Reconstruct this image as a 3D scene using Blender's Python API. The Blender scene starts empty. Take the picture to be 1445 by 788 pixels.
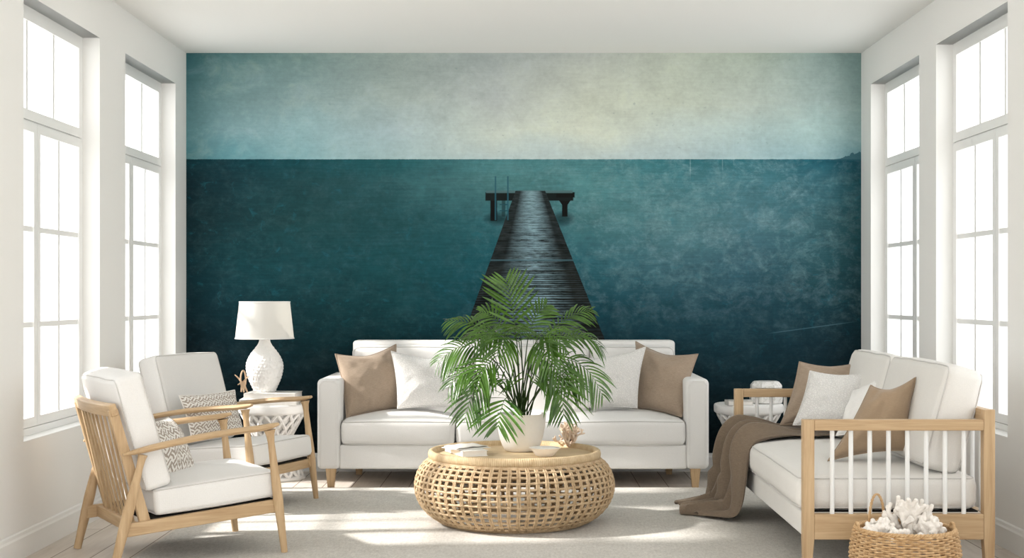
import bpy, bmesh, math, random
from mathutils import Vector, Matrix, noise as mnoise
PI = math.pi
R = math.radians
random.seed(7)
scn = bpy.context.scene
COL = scn.collection
# ------------------------------------------------------------------ camera
CH = 1.105          # eye height
F = 2000.0          # focal length in pixels of a 1445 px wide frame
VX, VY = 740.0, 415.0
cam_d = bpy.data.cameras.new('camera')
cam = bpy.data.objects.new('camera', cam_d)
COL.objects.link(cam)
cam.location = (0, 0, CH)
cam.rotation_euler = (R(90), 0, 0)
cam_d.sensor_width = 36
cam_d.lens = F / 1445 * 36
cam_d.shift_x = -(VX - 722.5) / 1445
cam_d.shift_y = (VY - 394) / 1445
cam_d.clip_start = 0.05
scn.camera = cam
vs = scn.view_settings
vs.view_transform = 'Standard'
vs.look = 'None'
vs.gamma = 1
vs.use_curve_mapping = False
vs.exposure = 1.25


def P(px, py, Y):
    "point at distance Y seen at a pixel of the 1445x788 photograph"
    return Vector(((px - VX) * Y / F, Y, CH - (py - VY) * Y / F))


def lin(c):
    c = c / 255
    return c / 12.92 if c <= .04045 else ((c + .055) / 1.055) ** 2.4


def rgb(r, g, b, k=1.0):
    return (lin(r) * k, lin(g) * k, lin(b) * k, 1)


# ------------------------------------------------------------------ node helpers
class NT:
    def __init__(self, name):
        self.m = bpy.data.materials.new(name)
        self.m.use_nodes = True
        self.t = self.m.node_tree
        self.b = self.t.nodes['Principled BSDF']
        self.out = self.t.nodes['Material Output']
        self.tc = None

    def n(self, kind, **kw):
        nd = self.t.nodes.new(kind)
        for k, v in kw.items():
            setattr(nd, k, v)
        return nd

    def link(self, a, b):
        self.t.links.new(a, b)

    def setin(self, sock, v):
        if isinstance(v, X):
            self.link(v.s, sock)
        elif hasattr(v, 'is_linked'):
            self.link(v, sock)
        else:
            sock.default_value = v

    def coord(self, which='Object'):
        if self.tc is None:
            self.tc = self.n('ShaderNodeTexCoord')
        return self.tc.outputs[which]

    def mapped(self, scale=(1, 1, 1), rot=(0, 0, 0), which='Object'):
        mp = self.n('ShaderNodeMapping')
        self.link(self.coord(which), mp.inputs['Vector'])
        mp.inputs['Scale'].default_value = scale
        mp.inputs['Rotation'].default_value = rot
        return mp.outputs[0]

    def noise(self, vec=None, scale=5, detail=3, rough=.5, dist=0.0):
        nd = self.n('ShaderNodeTexNoise')
        if vec is not None:
            self.setin(nd.inputs['Vector'], vec)
        nd.inputs['Scale'].default_value = scale
        nd.inputs['Detail'].default_value = detail
        nd.inputs['Roughness'].default_value = rough
        nd.inputs['Distortion'].default_value = dist
        return X(self, nd.outputs[0])

    def voronoi(self, vec=None, scale=5, feature='F1', out='Distance'):
        nd = self.n('ShaderNodeTexVoronoi', feature=feature)
        if vec is not None:
            self.setin(nd.inputs['Vector'], vec)
        nd.inputs['Scale'].default_value = scale
        return X(self, nd.outputs[out])

    def mix(self, f, a, b, mode='MIX'):
        nd = self.n('ShaderNodeMix', data_type='RGBA', blend_type=mode)
        nd.clamp_factor = True
        self.setin(nd.inputs[0], f)
        self.setin(nd.inputs[6], a)
        self.setin(nd.inputs[7], b)
        return nd.outputs[2]

    def ramp(self, f, stops):
        nd = self.n('ShaderNodeValToRGB')
        self.setin(nd.inputs[0], f)
        e = nd.color_ramp.elements
        while len(e) < len(stops):
            e.new(.5)
        for i, (p, c) in enumerate(stops):
            e[i].position = p
            e[i].color = c
        return nd.outputs[0]

    def comb(self, x, y, z=0.0):
        nd = self.n('ShaderNodeCombineXYZ')
        for i, v in enumerate((x, y, z)):
            self.setin(nd.inputs[i], v)
        return nd.outputs[0]

    def sep(self, which='Object'):
        nd = self.n('ShaderNodeSeparateXYZ')
        self.link(self.coord(which), nd.inputs[0])
        return [X(self, o) for o in nd.outputs]

    def bump(self, h, strength=.3, dist=.01):
        nd = self.n('ShaderNodeBump')
        nd.inputs['Strength'].default_value = strength
        nd.inputs['Distance'].default_value = dist
        self.setin(nd.inputs['Height'], h)
        self.link(nd.outputs[0], self.b.inputs['Normal'])

    def base(self, c, rough=.6, spec=.3):
        self.setin(self.b.inputs['Base Color'], c)
        self.b.inputs['Roughness'].default_value = rough
        self.b.inputs['Specular IOR Level'].default_value = spec
        return self.m


class X:
    "a float socket with arithmetic"
    def __init__(self, nt, s):
        self.nt, self.s = nt, s

    def op(self, o, b=None, c=None, rev=False):
        nd = self.nt.n('ShaderNodeMath', operation=o)
        a_, b_ = (b, self) if rev else (self, b)
        for i, v in enumerate((a_, b_, c)):
            if v is not None:
                self.nt.setin(nd.inputs[i], v)
        return X(self.nt, nd.outputs[0])

    def __add__(s, o): return s.op('ADD', o)
    def __radd__(s, o): return s.op('ADD', o)
    def __sub__(s, o): return s.op('SUBTRACT', o)
    def __rsub__(s, o): return s.op('SUBTRACT', o, rev=True)
    def __mul__(s, o): return s.op('MULTIPLY', o)
    def __rmul__(s, o): return s.op('MULTIPLY', o)
    def __truediv__(s, o): return s.op('DIVIDE', o)
    def __rtruediv__(s, o): return s.op('DIVIDE', o, rev=True)
    def gt(s, o): return s.op('GREATER_THAN', o)
    def lt(s, o): return s.op('LESS_THAN', o)
    def sin(s): return s.op('SINE')
    def absv(s): return s.op('ABSOLUTE')
    def floor(s): return s.op('FLOOR')
    def mod(s, o): return s.op('FLOORED_MODULO', o)
    def minv(s, o): return s.op('MINIMUM', o)
    def maxv(s, o): return s.op('MAXIMUM', o)
    def pow(s, o): return s.op('POWER', o)

    def rng(s, a, b, c=0.0, d=1.0, smooth=False):
        nd = s.nt.n('ShaderNodeMapRange')
        if smooth:
            nd.interpolation_type = 'SMOOTHSTEP'
        s.nt.link(s.s, nd.inputs[0])
        for i, v in zip((1, 2, 3, 4), (a, b, c, d)):
            s.nt.setin(nd.inputs[i], v)
        return X(s.nt, nd.outputs[0])


# ------------------------------------------------------------------ materials
def m_plain(name, c, rough=.6, spec=.3, bump=None, vary=0.0, vscale=3):
    t = NT(name)
    col = c
    if vary:
        nz = t.noise(t.coord(), vscale, 3)
        col = t.mix(nz, tuple(x * (1 - vary) for x in c[:3]) + (1,), tuple(min(1, x * (1 + vary)) for x in c[:3]) + (1,))
    if bump:
        sc, st = bump
        t.bump(t.noise(t.coord(), sc, 2), st, .004)
    return t.base(col, rough, spec)


def m_fabric(name, c, scale=260, strength=.25, vary=.05, rough=.9):
    t = NT(name)
    x, y, z = t.sep()
    w = (x * scale * 3).sin() * .5 + (z * scale * 3).sin() * .5 + (y * scale * 3).sin() * .5
    nz = t.noise(t.coord(), scale, 2, .7)
    big = t.noise(t.coord(), 6, 2)
    v = nz * .7 + big * .3
    lo = tuple(q * (1 - vary * 2) for q in c[:3]) + (1,)
    hi = tuple(min(.95, q * (1 + vary * 2)) for q in c[:3]) + (1,)
    t.bump(nz + w * .15, strength, .002)
    t.b.inputs['Sheen Weight'].default_value = .15
    return t.base(t.mix(v.rng(.3, .7), lo, hi), rough, .15)


def m_linen(name, c, vary=.12):
    t = NT(name)
    x, y, z = t.sep()
    a = t.noise(t.mapped((60, 60, 900)), 1, 2)
    b = t.noise(t.mapped((900, 900, 60)), 1, 2)
    v = (a + b) * .5
    lo = tuple(q * (1 - vary * 2.2) for q in c[:3]) + (1,)
    hi = tuple(min(.95, q * (1 + vary * 2.2)) for q in c[:3]) + (1,)
    t.bump(v, .35, .002)
    t.b.inputs['Sheen Weight'].default_value = .2
    return t.base(t.mix(v.rng(.35, .65), lo, hi), .9, .15)


def m_pebble(name, c):
    t = NT(name)
    v = t.voronoi(t.coord(), 95, 'DISTANCE_TO_EDGE')
    d = v.rng(.02, .2)
    t.bump(d, .6, .003)
    return t.base(t.mix(d, tuple(q * .86 for q in c[:3]) + (1,), c), .9, .15)


def m_wood(name, axis, c1, c2, rough=.45, k=1.0):
    t = NT(name)
    s = [34 * k, 34 * k, 34 * k]
    s[axis] = 2.2 * k
    g = t.noise(t.mapped(tuple(s)), 1, 5, .62, .6)
    s2 = [260, 260, 260]
    s2[axis] = 8
    f = t.noise(t.mapped(tuple(s2)), 1, 2)
    v = (g * .75 + f * .25).rng(.34, .66)
    t.bump(f, .08, .001)
    return t.base(t.mix(v, c1, c2), rough, .35)


OAK1, OAK2 = rgb(174, 143, 106), rgb(204, 176, 139)
WX = m_wood('oak_grain_along', 0, OAK1, OAK2)
WY = m_wood('oak_grain_deep', 1, OAK1, OAK2)
WZ = m_wood('oak_grain_upright', 2, OAK1, OAK2)
WALL = m_plain('wall_paint', rgb(238, 237, 234), .85, .15, (60, .03))
CEIL = m_plain('ceiling_paint', rgb(242, 241, 238), .9, .1)
TRIM = m_plain('trim_paint', rgb(238, 238, 236), .45, .35)
WFRAME = m_plain('window_paint', rgb(240, 240, 238), .4, .35)
UPH = m_fabric('white_upholstery', rgb(230, 228, 225), vary=.02)
UPH2 = m_fabric('warm_white_upholstery', rgb(226, 223, 218), vary=.02)
PIPE = m_fabric('seam_shade_piping', rgb(204, 201, 197), vary=.02)  # grey tone paints in the shadow line along the cushion seams
TAUPE = m_linen('taupe_linen', rgb(164, 146, 128), .09)
TAUPE2 = m_linen('taupe_cotton', rgb(160, 138, 114), .05)
PEB = m_pebble('pebbled_white_fabric', rgb(240, 238, 235))
WPLAIN = m_fabric('plain_white_fabric', rgb(240, 238, 235), vary=.03)
THROW = m_linen('brown_knit', rgb(122, 107, 91), .10)
SPIN = m_plain('white_lacquer', rgb(236, 236, 234), .35, .4)
PLASTER = m_plain('white_plaster', rgb(238, 236, 233), .6, .3, (90, .1))
DARK = m_plain('underside_cloth', rgb(40, 37, 34), .9, .1)
BRASS = m_plain('brass', rgb(190, 160, 110), .35, .5)
BRASS.node_tree.nodes['Principled BSDF'].inputs['Metallic'].default_value = .8


def m_glass():
    t = NT('window_glass')
    tr = t.n('ShaderNodeBsdfTransparent')
    gl = t.n('ShaderNodeBsdfGlossy')
    gl.inputs['Roughness'].default_value = .02
    mx = t.n('ShaderNodeMixShader')
    mx.inputs[0].default_value = .04
    t.link(tr.outputs[0], mx.inputs[1])
    t.link(gl.outputs[0], mx.inputs[2])
    t.link(mx.outputs[0], t.out.inputs[0])
    return t.m


GLASS = m_glass()


def m_floor():
    t = NT('pale_oak_floorboards')
    x, y, z = t.sep()
    row = (x / .165).floor()
    yy = y + (row * .731).mod(1.0) * 1.9
    col_i = (yy / 1.9).floor()
    wn = t.n('ShaderNodeTexWhiteNoise', noise_dimensions='2D')
    t.link(t.comb(row, col_i), wn.inputs['Vector'])
    rnd = X(t, wn.outputs['Value'])
    fx = (x / .165).mod(1.0)
    fy = (yy / 1.9).mod(1.0)
    gap = ((fx - .5).absv().gt(.485)).maxv((fy - .5).absv().gt(.4988))
    g = t.noise(t.comb(x * 30 + rnd * 40, y * 2.2, z), 1, 5, .6, .5)
    v = (g * .7 + rnd * .3).rng(.25, .75)
    c = t.mix(v, rgb(196, 185, 173), rgb(228, 219, 209))
    c = t.mix(gap, c, rgb(120, 100, 84))
    t.bump(g * .2 - gap, .25, .002)
    return t.base(c, .45, .3)


def m_rug():
    t = NT('woven_wool')
    a = t.noise(t.mapped((1, 1, 1)), 210, 3, .7)
    b = t.noise(t.mapped((22, 90, 1)), 1, 3)
    d = t.noise(t.mapped((90, 22, 1)), 1, 3)
    e = t.noise(t.coord(), 2.2, 3)
    v = (a * .45 + b * .2 + d * .2 + e * .15).rng(.36, .64)
    t.bump(a * .7 + b * .3, .8, .006)
    return t.base(t.mix(v, rgb(180, 175, 167), rgb(232, 228, 221)), .95, .1)


def m_rattan(name, c1, c2, bump=.4):
    t = NT(name)
    v = t.noise(t.coord(), 40, 4, .6)
    f = t.noise(t.coord(), 260, 2)
    t.bump(f, bump, .002)
    return t.base(t.mix((v * .7 + f * .3).rng(.35, .65), c1, c2), .6, .3)


RATTAN = m_rattan('rattan_cane', rgb(168, 140, 106), rgb(206, 182, 148))
RATTAN_B = m_rattan('seagrass', rgb(184, 146, 102), rgb(216, 184, 142))


def m_traytop():
    t = NT('fine_wound_cane')
    x, y, z = t.sep()
    ang = x.op('ARCTAN2', y)
    st = (ang * 260).sin()
    n = t.noise(t.coord(), 30, 3)
    v = (n * .8 + st * .12 + .1).rng(.3, .75)
    t.bump(st, .35, .002)
    return t.base(t.mix(v, rgb(190, 162, 124), rgb(218, 196, 160)), .55, .3)


def m_traydisc():
    t = NT('woven_cane_disc')
    x, y, z = t.sep()
    st = (x * 700).sin() * (y * 240).sin()
    n = t.noise(t.mapped((8, 40, 1)), 1, 4)
    v = (n * .8 + st * .1 + .1).rng(.3, .75)
    t.bump(st, .3, .002)
    return t.base(t.mix(v, rgb(196, 168, 130), rgb(222, 200, 164)), .55, .3)


TRAYRIM, TRAYDISC = m_traytop(), m_traydisc()


def m_weavepillow():
    t = NT('interlaced_jacquard')
    nd = t.n('ShaderNodeSeparateXYZ')
    mp = t.mapped((1, 1, 1), (0, 0, R(45)), 'UV')
    t.link(mp, nd.inputs[0])
    u, v = X(t, nd.outputs[0]), X(t, nd.outputs[1])
    wob = t.noise(t.coord('UV'), 14, 2)
    u = u * 11.5 + wob * .5
    v = v * 11.5 + wob * .5
    par = (u.floor() + v.floor()).mod(2.0).gt(.5)
    su = (u * 2 * PI * 2).sin()
    sv = (v * 2 * PI * 2).sin()
    m = (su * par + sv * (1.0 - par)).gt(-.05)
    fz = t.noise(t.coord('UV'), 160, 2)
    msk = (m * .8 + fz * .4).rng(.35, .8)
    t.bump(m * .8 + fz * .4, .5, .003)
    return t.base(t.mix(msk, rgb(168, 157, 146), rgb(232, 228, 222)), .9, .15)


WEAVE = m_weavepillow()


def m_leaf(name, c1, c2):
    t = NT(name)
    v = t.noise(t.coord(), 9, 3)
    s = t.noise(t.coord(), 60, 2)
    t.base(t.mix((v * .7 + s * .3).rng(.35, .65), c1, c2), .27, .6)
    tl = t.n('ShaderNodeBsdfTranslucent')
    t.setin(tl.inputs[0], t.mix(v, rgb(56, 112, 20), rgb(120, 170, 50)))
    mx = t.n('ShaderNodeMixShader')
    mx.inputs[0].default_value = .16
    t.link(t.b.outputs[0], mx.inputs[1])
    t.link(tl.outputs[0], mx.inputs[2])
    t.link(mx.outputs[0], t.out.inputs[0])
    return t.m


LEAF = m_leaf('palm_leaf', rgb(36, 70, 18), rgb(84, 124, 42))
STEM = m_plain('palm_stem', rgb(44, 66, 26), .5, .3, None, .25, 30)
CORAL_T = m_plain('tan_coral', rgb(222, 200, 178), .85, .15, (140, .6), .12, 30)
CORAL_W = m_plain('white_coral', rgb(240, 234, 226), .85, .15, (160, .5), .05, 30)
STARW = m_plain('pale_driftwood', rgb(206, 178, 148), .7, .2, (80, .4), .12, 20)
PAPER = m_plain('paper', rgb(236, 232, 226), .8, .1, (300, .1), .03, 50)
COVER = m_plain('book_cover', rgb(240, 237, 232), .5, .3)
COVERD = m_plain('grey_book_cover', rgb(206, 203, 198), .6, .2)
CERAM = m_plain('speckled_ceramic', rgb(236, 232, 226), .4, .4, None, .03, 60)
SOIL = m_plain('soil', rgb(58, 44, 34), .95, .05, (60, 1), .3, 40)


def m_shade():
    t = NT('lamp_shade_linen')
    t.base(rgb(244, 242, 238), .9, .1)
    t.bump(t.noise(t.mapped((300, 300, 60)), 1, 2), .1, .002)
    tl = t.n('ShaderNodeBsdfTranslucent')
    tl.inputs[0].default_value = rgb(250, 248, 242)
    mx = t.n('ShaderNodeMixShader')
    mx.inputs[0].default_value = .35
    t.link(t.b.outputs[0], mx.inputs[1])
    t.link(tl.outputs[0], mx.inputs[2])
    t.link(mx.outputs[0], t.out.inputs[0])
    return t.m


SHADE = m_shade()


def m_lampbody():
    t = NT('scaled_plaster')
    x, y, z = t.sep()
    ang = x.op('ARCTAN2', y)
    v = t.voronoi(t.comb(ang * 5.2, z * 42, 0.0), 1.15, 'SMOOTH_F1')
    n = t.noise(t.coord(), 60, 2)
    t.bump((1.0 - v) + n * .25, .9, .006)
    return t.base(rgb(240, 238, 235), .6, .25)


LAMPB = m_lampbody()


def m_marble():
    t = NT('veined_marble')
    n = t.noise(t.coord(), 14, 5, .6, 1.5)
    v = (n - .5).absv().rng(0.0, .06)
    return t.base(t.mix(v, rgb(214, 211, 206), rgb(240, 238, 235)), .3, .45)


MARBLE = m_marble()


# ---------------------------------------------------------------- the mural
def m_mural():
    t = NT('seascape_mural_print')
    x, y, z = t.sep()                     # metres from the mural's top corner, z runs down negative
    K = 226.5
    u = x * K + 263.0
    v = z * (-K) + 75.0
    un = u.rng(263.0, 1215.0)
    G = MURAL_GAIN

    def row(cols):
        xs = [263, 330, 430, 560, 700, 830, 950, 1060, 1150, 1215]
        return t.ramp(un, [((a - 263) / 952, rgb(*c, G)) for a, c in zip(xs, cols)])
    wn = t.noise(t.comb(u * .011, v * .016), 1, 4, .6)
    vv = v + (wn - .5) * 50.0
    sky = [
        (75, row([(52, 98, 104), (88, 122, 124), (115, 140, 138), (146, 160, 156), (158, 167, 166), (174, 180, 176), (180, 188, 177), (172, 184, 172), (150, 170, 166), (112, 138, 136)])),
        (140, row([(78, 118, 124), (112, 142, 144), (133, 157, 158), (158, 172, 168), (178, 186, 184), (196, 202, 188), (190, 198, 184), (182, 193, 185), (164, 183, 180), (128, 152, 150)])),
        (185, row([(88, 130, 136), (122, 155, 160), (142, 174, 178), (164, 184, 188), (194, 203, 194), (205, 211, 196), (190, 203, 198), (176, 197, 196), (168, 195, 194), (138, 166, 166)])),
        (222, row([(70, 118, 126), (98, 146, 154), (128, 166, 172), (160, 184, 186), (182, 198, 198), (186, 200, 198), (176, 194, 196), (160, 186, 190), (144, 176, 182), (104, 144, 152)])),
    ]
    sea = [
        (226, row([(6, 46, 54), (11, 57, 66), (18, 69, 76), (36, 89, 95), (71, 124, 129), (77, 131, 137), (55, 116, 125), (43, 103, 114), (37, 93, 107), (19, 66, 80)])),
        (255, row([(10, 40, 48), (20, 54, 61), (30, 69, 74), (46, 88, 93), (77, 124, 127), (81, 131, 135), (76, 125, 133), (70, 118, 128), (60, 107, 118), (32, 76, 86)])),
        (310, row([(11, 40, 46), (21, 54, 59), (29, 66, 69), (34, 76, 81), (46, 96, 103), (70, 117, 122), (82, 124, 131), (74, 114, 124), (58, 99, 107), (30, 70, 78)])),
        (370, row([(10, 46, 54), (18, 60, 66), (24, 68, 74), (26, 74, 80), (28, 84, 94), (46, 96, 106), (66, 106, 116), (54, 92, 104), (44, 82, 90), (26, 62, 70)])),
        (430, row([(6, 38, 46), (12, 50, 58), (16, 56, 62), (18, 62, 68), (16, 66, 76), (22, 66, 78), (34, 72, 84), (32, 66, 78), (26, 60, 70), (18, 50, 58)])),
        (490, row([(3, 26, 34), (6, 36, 44), (8, 42, 48), (8, 46, 52), (8, 46, 56), (10, 46, 56), (16, 50, 60), (16, 48, 58), (14, 42, 52), (8, 34, 42)])),
        (560, row([(1, 16, 22), (2, 22, 29), (3, 25, 32), (3, 27, 33), (3, 28, 34), (3, 27, 34), (4, 29, 36), (5, 29, 36), (4, 26, 33), (2, 18, 25)])),
        (650, row([(0, 7, 11), (0, 10, 14), (1, 11, 15), (1, 12, 15), (1, 12, 15), (1, 12, 15), (1, 12, 16), (1, 12, 16), (1, 10, 14), (0, 8, 12)])),
    ]

    def chain(rows, vv):
        c = rows[0][1]
        for (a, _), (b, cc) in zip(rows[:-1], rows[1:]):
            c = t.mix(vv.rng(float(a), float(b)), c, cc)
        return c
    cs = chain(sky, vv)
    ce = chain(sea, v + (wn - .5) * 26.0)
    # weathering, blotches and fine scratches of the printed texture
    n1 = t.noise(t.comb(u * .020, v * .024), 1, 6, .68, .4)
    n2 = t.noise(t.comb(u * .12, v * .14, 3.0), 1, 4, .7)
    n3 = t.noise(t.comb(u * .02, v * .35, 7.0), 1, 4, .6)
    n4 = t.noise(t.comb(u * .03, v * .04, 11.0), 1, 7, .78, .35)
    skymul = (n1 * .5 + n2 * .35 + n3 * .15).rng(.3, .7, .78, 1.2)
    cs = t.mix(1.0, cs, t.comb(skymul, skymul, skymul), 'MULTIPLY')
    blot = n1.rng(.50, .72)
    tint = t.mix(n4.rng(.4, .62), rgb(196, 204, 176, G), rgb(178, 184, 200, G))
    cs = t.mix(blot * .16, cs, tint)
    dots = t.noise(t.comb(u * .13, v * .16, 5.0), 1, 2, .5).rng(.68, .76)
    cs = t.mix(dots * .3, cs, rgb(96, 124, 128, G))
    seamul = (n1 * .4 + n2 * .3 + n3 * .3).rng(.3, .7, .56, 1.26)
    ce = t.mix(1.0, ce, t.comb(seamul, seamul, seamul), 'MULTIPLY')
    right = u.rng(640.0, 930.0).minv(v.rng(480.0, 330.0)).minv(u.rng(1215.0, 1120.0, .3, 1.0))
    scum = (n4.rng(.46, .66) * .55 + n2.rng(.5, .7) * n4.rng(.42, .6) * .45) * (right * .85 + .10)
    ce = t.mix(scum * .5, ce, rgb(146, 178, 184, G))
    scum2 = t.noise(t.comb(u * .05, v * .06, 21.0), 1, 5, .7, .8).rng(.58, .72)
    ce = t.mix(scum2 * v.rng(560.0, 420.0) * .30, ce, rgb(36, 112, 128, G))
    sk = v.lt((n2 - .5) * 1.2 + 225.0)
    c = t.mix(sk, ce, cs)
    # far shore with trees at the far end of the horizon
    tn = t.noise(t.comb(u * .22, 0.5), 1, 3)
    shore_h = u.rng(1170.0, 1192.0) * 3.0 + u.rng(1186.0, 1206.0) * 9.0 * tn.rng(.35, .6, .35, 1.0)
    shore = v.gt(226.0 - shore_h) * v.lt(227.0) * u.gt(1172.0)
    c = t.mix(shore * .85, c, rgb(40, 84, 96, G))
    # pale vertical scratches
    for (sx, ya, yb) in ((1020.6, 190, 226), (1035.2, 190, 236), (974, 220, 256), (1019.4, 224, 246)):
        s = (u - sx).absv().rng(1.1, .2) * v.gt(float(ya)) * v.rng(float(yb), float(yb - 16)) * (n2 + .2)
        c = t.mix(s * .32, c, rgb(180, 200, 205, G))
    line = ((v + u * .135) - (470.0 + 1090 * .135)).absv().rng(1.0, .2) * u.rng(1080.0, 1100.0) * u.rng(1210.0, 1180.0)
    c = t.mix(line * .35, c, rgb(90, 130, 144, G))
    # ---------------- the jetty
    dark = rgb(14, 15, 14, G)
    edge = (n2 - .5) * 3.0

    def box(c, x0, x1, y0, y1, col, soft=.6, k=1.0):
        m = (u + edge * .3).rng(x0 - soft, x0 + soft) * (u + edge * .3).rng(x1 + soft, x1 - soft) * v.rng(y0 - soft, y0 + soft) * v.rng(y1 + soft, y1 - soft)
        return t.mix(m * k, c, col)
    # dim reflections round the piles
    for (cx, cy, rx, ry) in ((702, 309, 22, 11), (794, 309, 19, 12)):
        d = (((u - cx) / rx).pow(2.0) + ((v - cy) / ry).pow(2.0)).rng(1.0, .1)
        c = t.mix(d * .75, c, rgb(10, 32, 38, G))
    c = box(c, 692., 701.5, 280., 312., dark)
    c = box(c, 708., 713., 280., 306., rgb(24, 44, 48, G), k=.7)
    c = box(c, 793., 801., 280., 306., dark)
    d = ((u - 797.) / 9.).absv() + ((v - 282.) / 13.).absv()
    c = t.mix(d.lt(1.0), c, dark)
    c = box(c, 685., 809., 271.5, 283.5, rgb(20, 26, 26, G))
    c = box(c, 785., 811., 271.5, 279., dark)
    c = box(c, 686., 808., 269., 272.6, rgb(76, 104, 108, G))
    c = box(c, 705., 717., 288.2, 289.6, rgb(30, 70, 80, G), .4)
    c = box(c, 705., 717., 297., 298.4, rgb(30, 70, 80, G), .4)
    # deck in perspective
    left = 727.0 - (v - 271.0) * .362
    rightx = 770.0 + (v - 271.0) * .400
    ins = (u + edge * .4).gt(left) * (u + edge * .4).lt(rightx) * v.gt(269.5)
    w = (u - left) / (rightx - left)
    idx = 15500.0 / (v - 190.0)
    p1 = t.noise(t.comb(w * .9, idx * 1.0), 1, 3, .75)
    p2 = t.noise(t.comb(w * 8.0, idx * 1.3, 4.0), 1, 4, .75)
    p3 = t.noise(t.comb(w * 5.0, idx * .22, 9.0), 1, 3, .6)
    streak = (1.0 - ((w - .52) / .36).absv()).rng(0.0, .9)
    stripe = (idx * 2 * PI).sin().rng(-.8, -.1) * v.rng(300.0, 380.0) + v.rng(380.0, 300.0)
    lit = stripe * (p1 * .55 + p2 * .45).rng(.41, .53) * (p3.rng(.3, .65) * .6 + .4)
    amt = lit * (streak * .9 + .06) * v.rng(500.0, 430.0, .55, 1.0)
    deck = t.mix(amt, t.mix(p3.rng(.35, .7), rgb(8, 10, 10, G), rgb(30, 30, 26, G)), rgb(150, 184, 196, G))
    far = v.rng(330.0, 272.0) * streak * .45
    deck = t.mix(far, deck, rgb(112, 142, 148, G))
    seam = ((v - 367.5).absv().lt(1.1)) * .6
    deck = t.mix(seam, deck, rgb(70, 104, 114, G))
    c = t.mix(ins, c, deck)
    for lx in (699.2, 716.7):
        s = (u - lx).absv().rng(1.5, .6) * v.gt(249.0) * v.lt(311.0)
        c = t.mix(s * .9, c, rgb(38, 84, 96, G))
    t.bump(n2, .05, .002)
    return t.base(c, .75, .12)


MURAL_GAIN = 1.15
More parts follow.
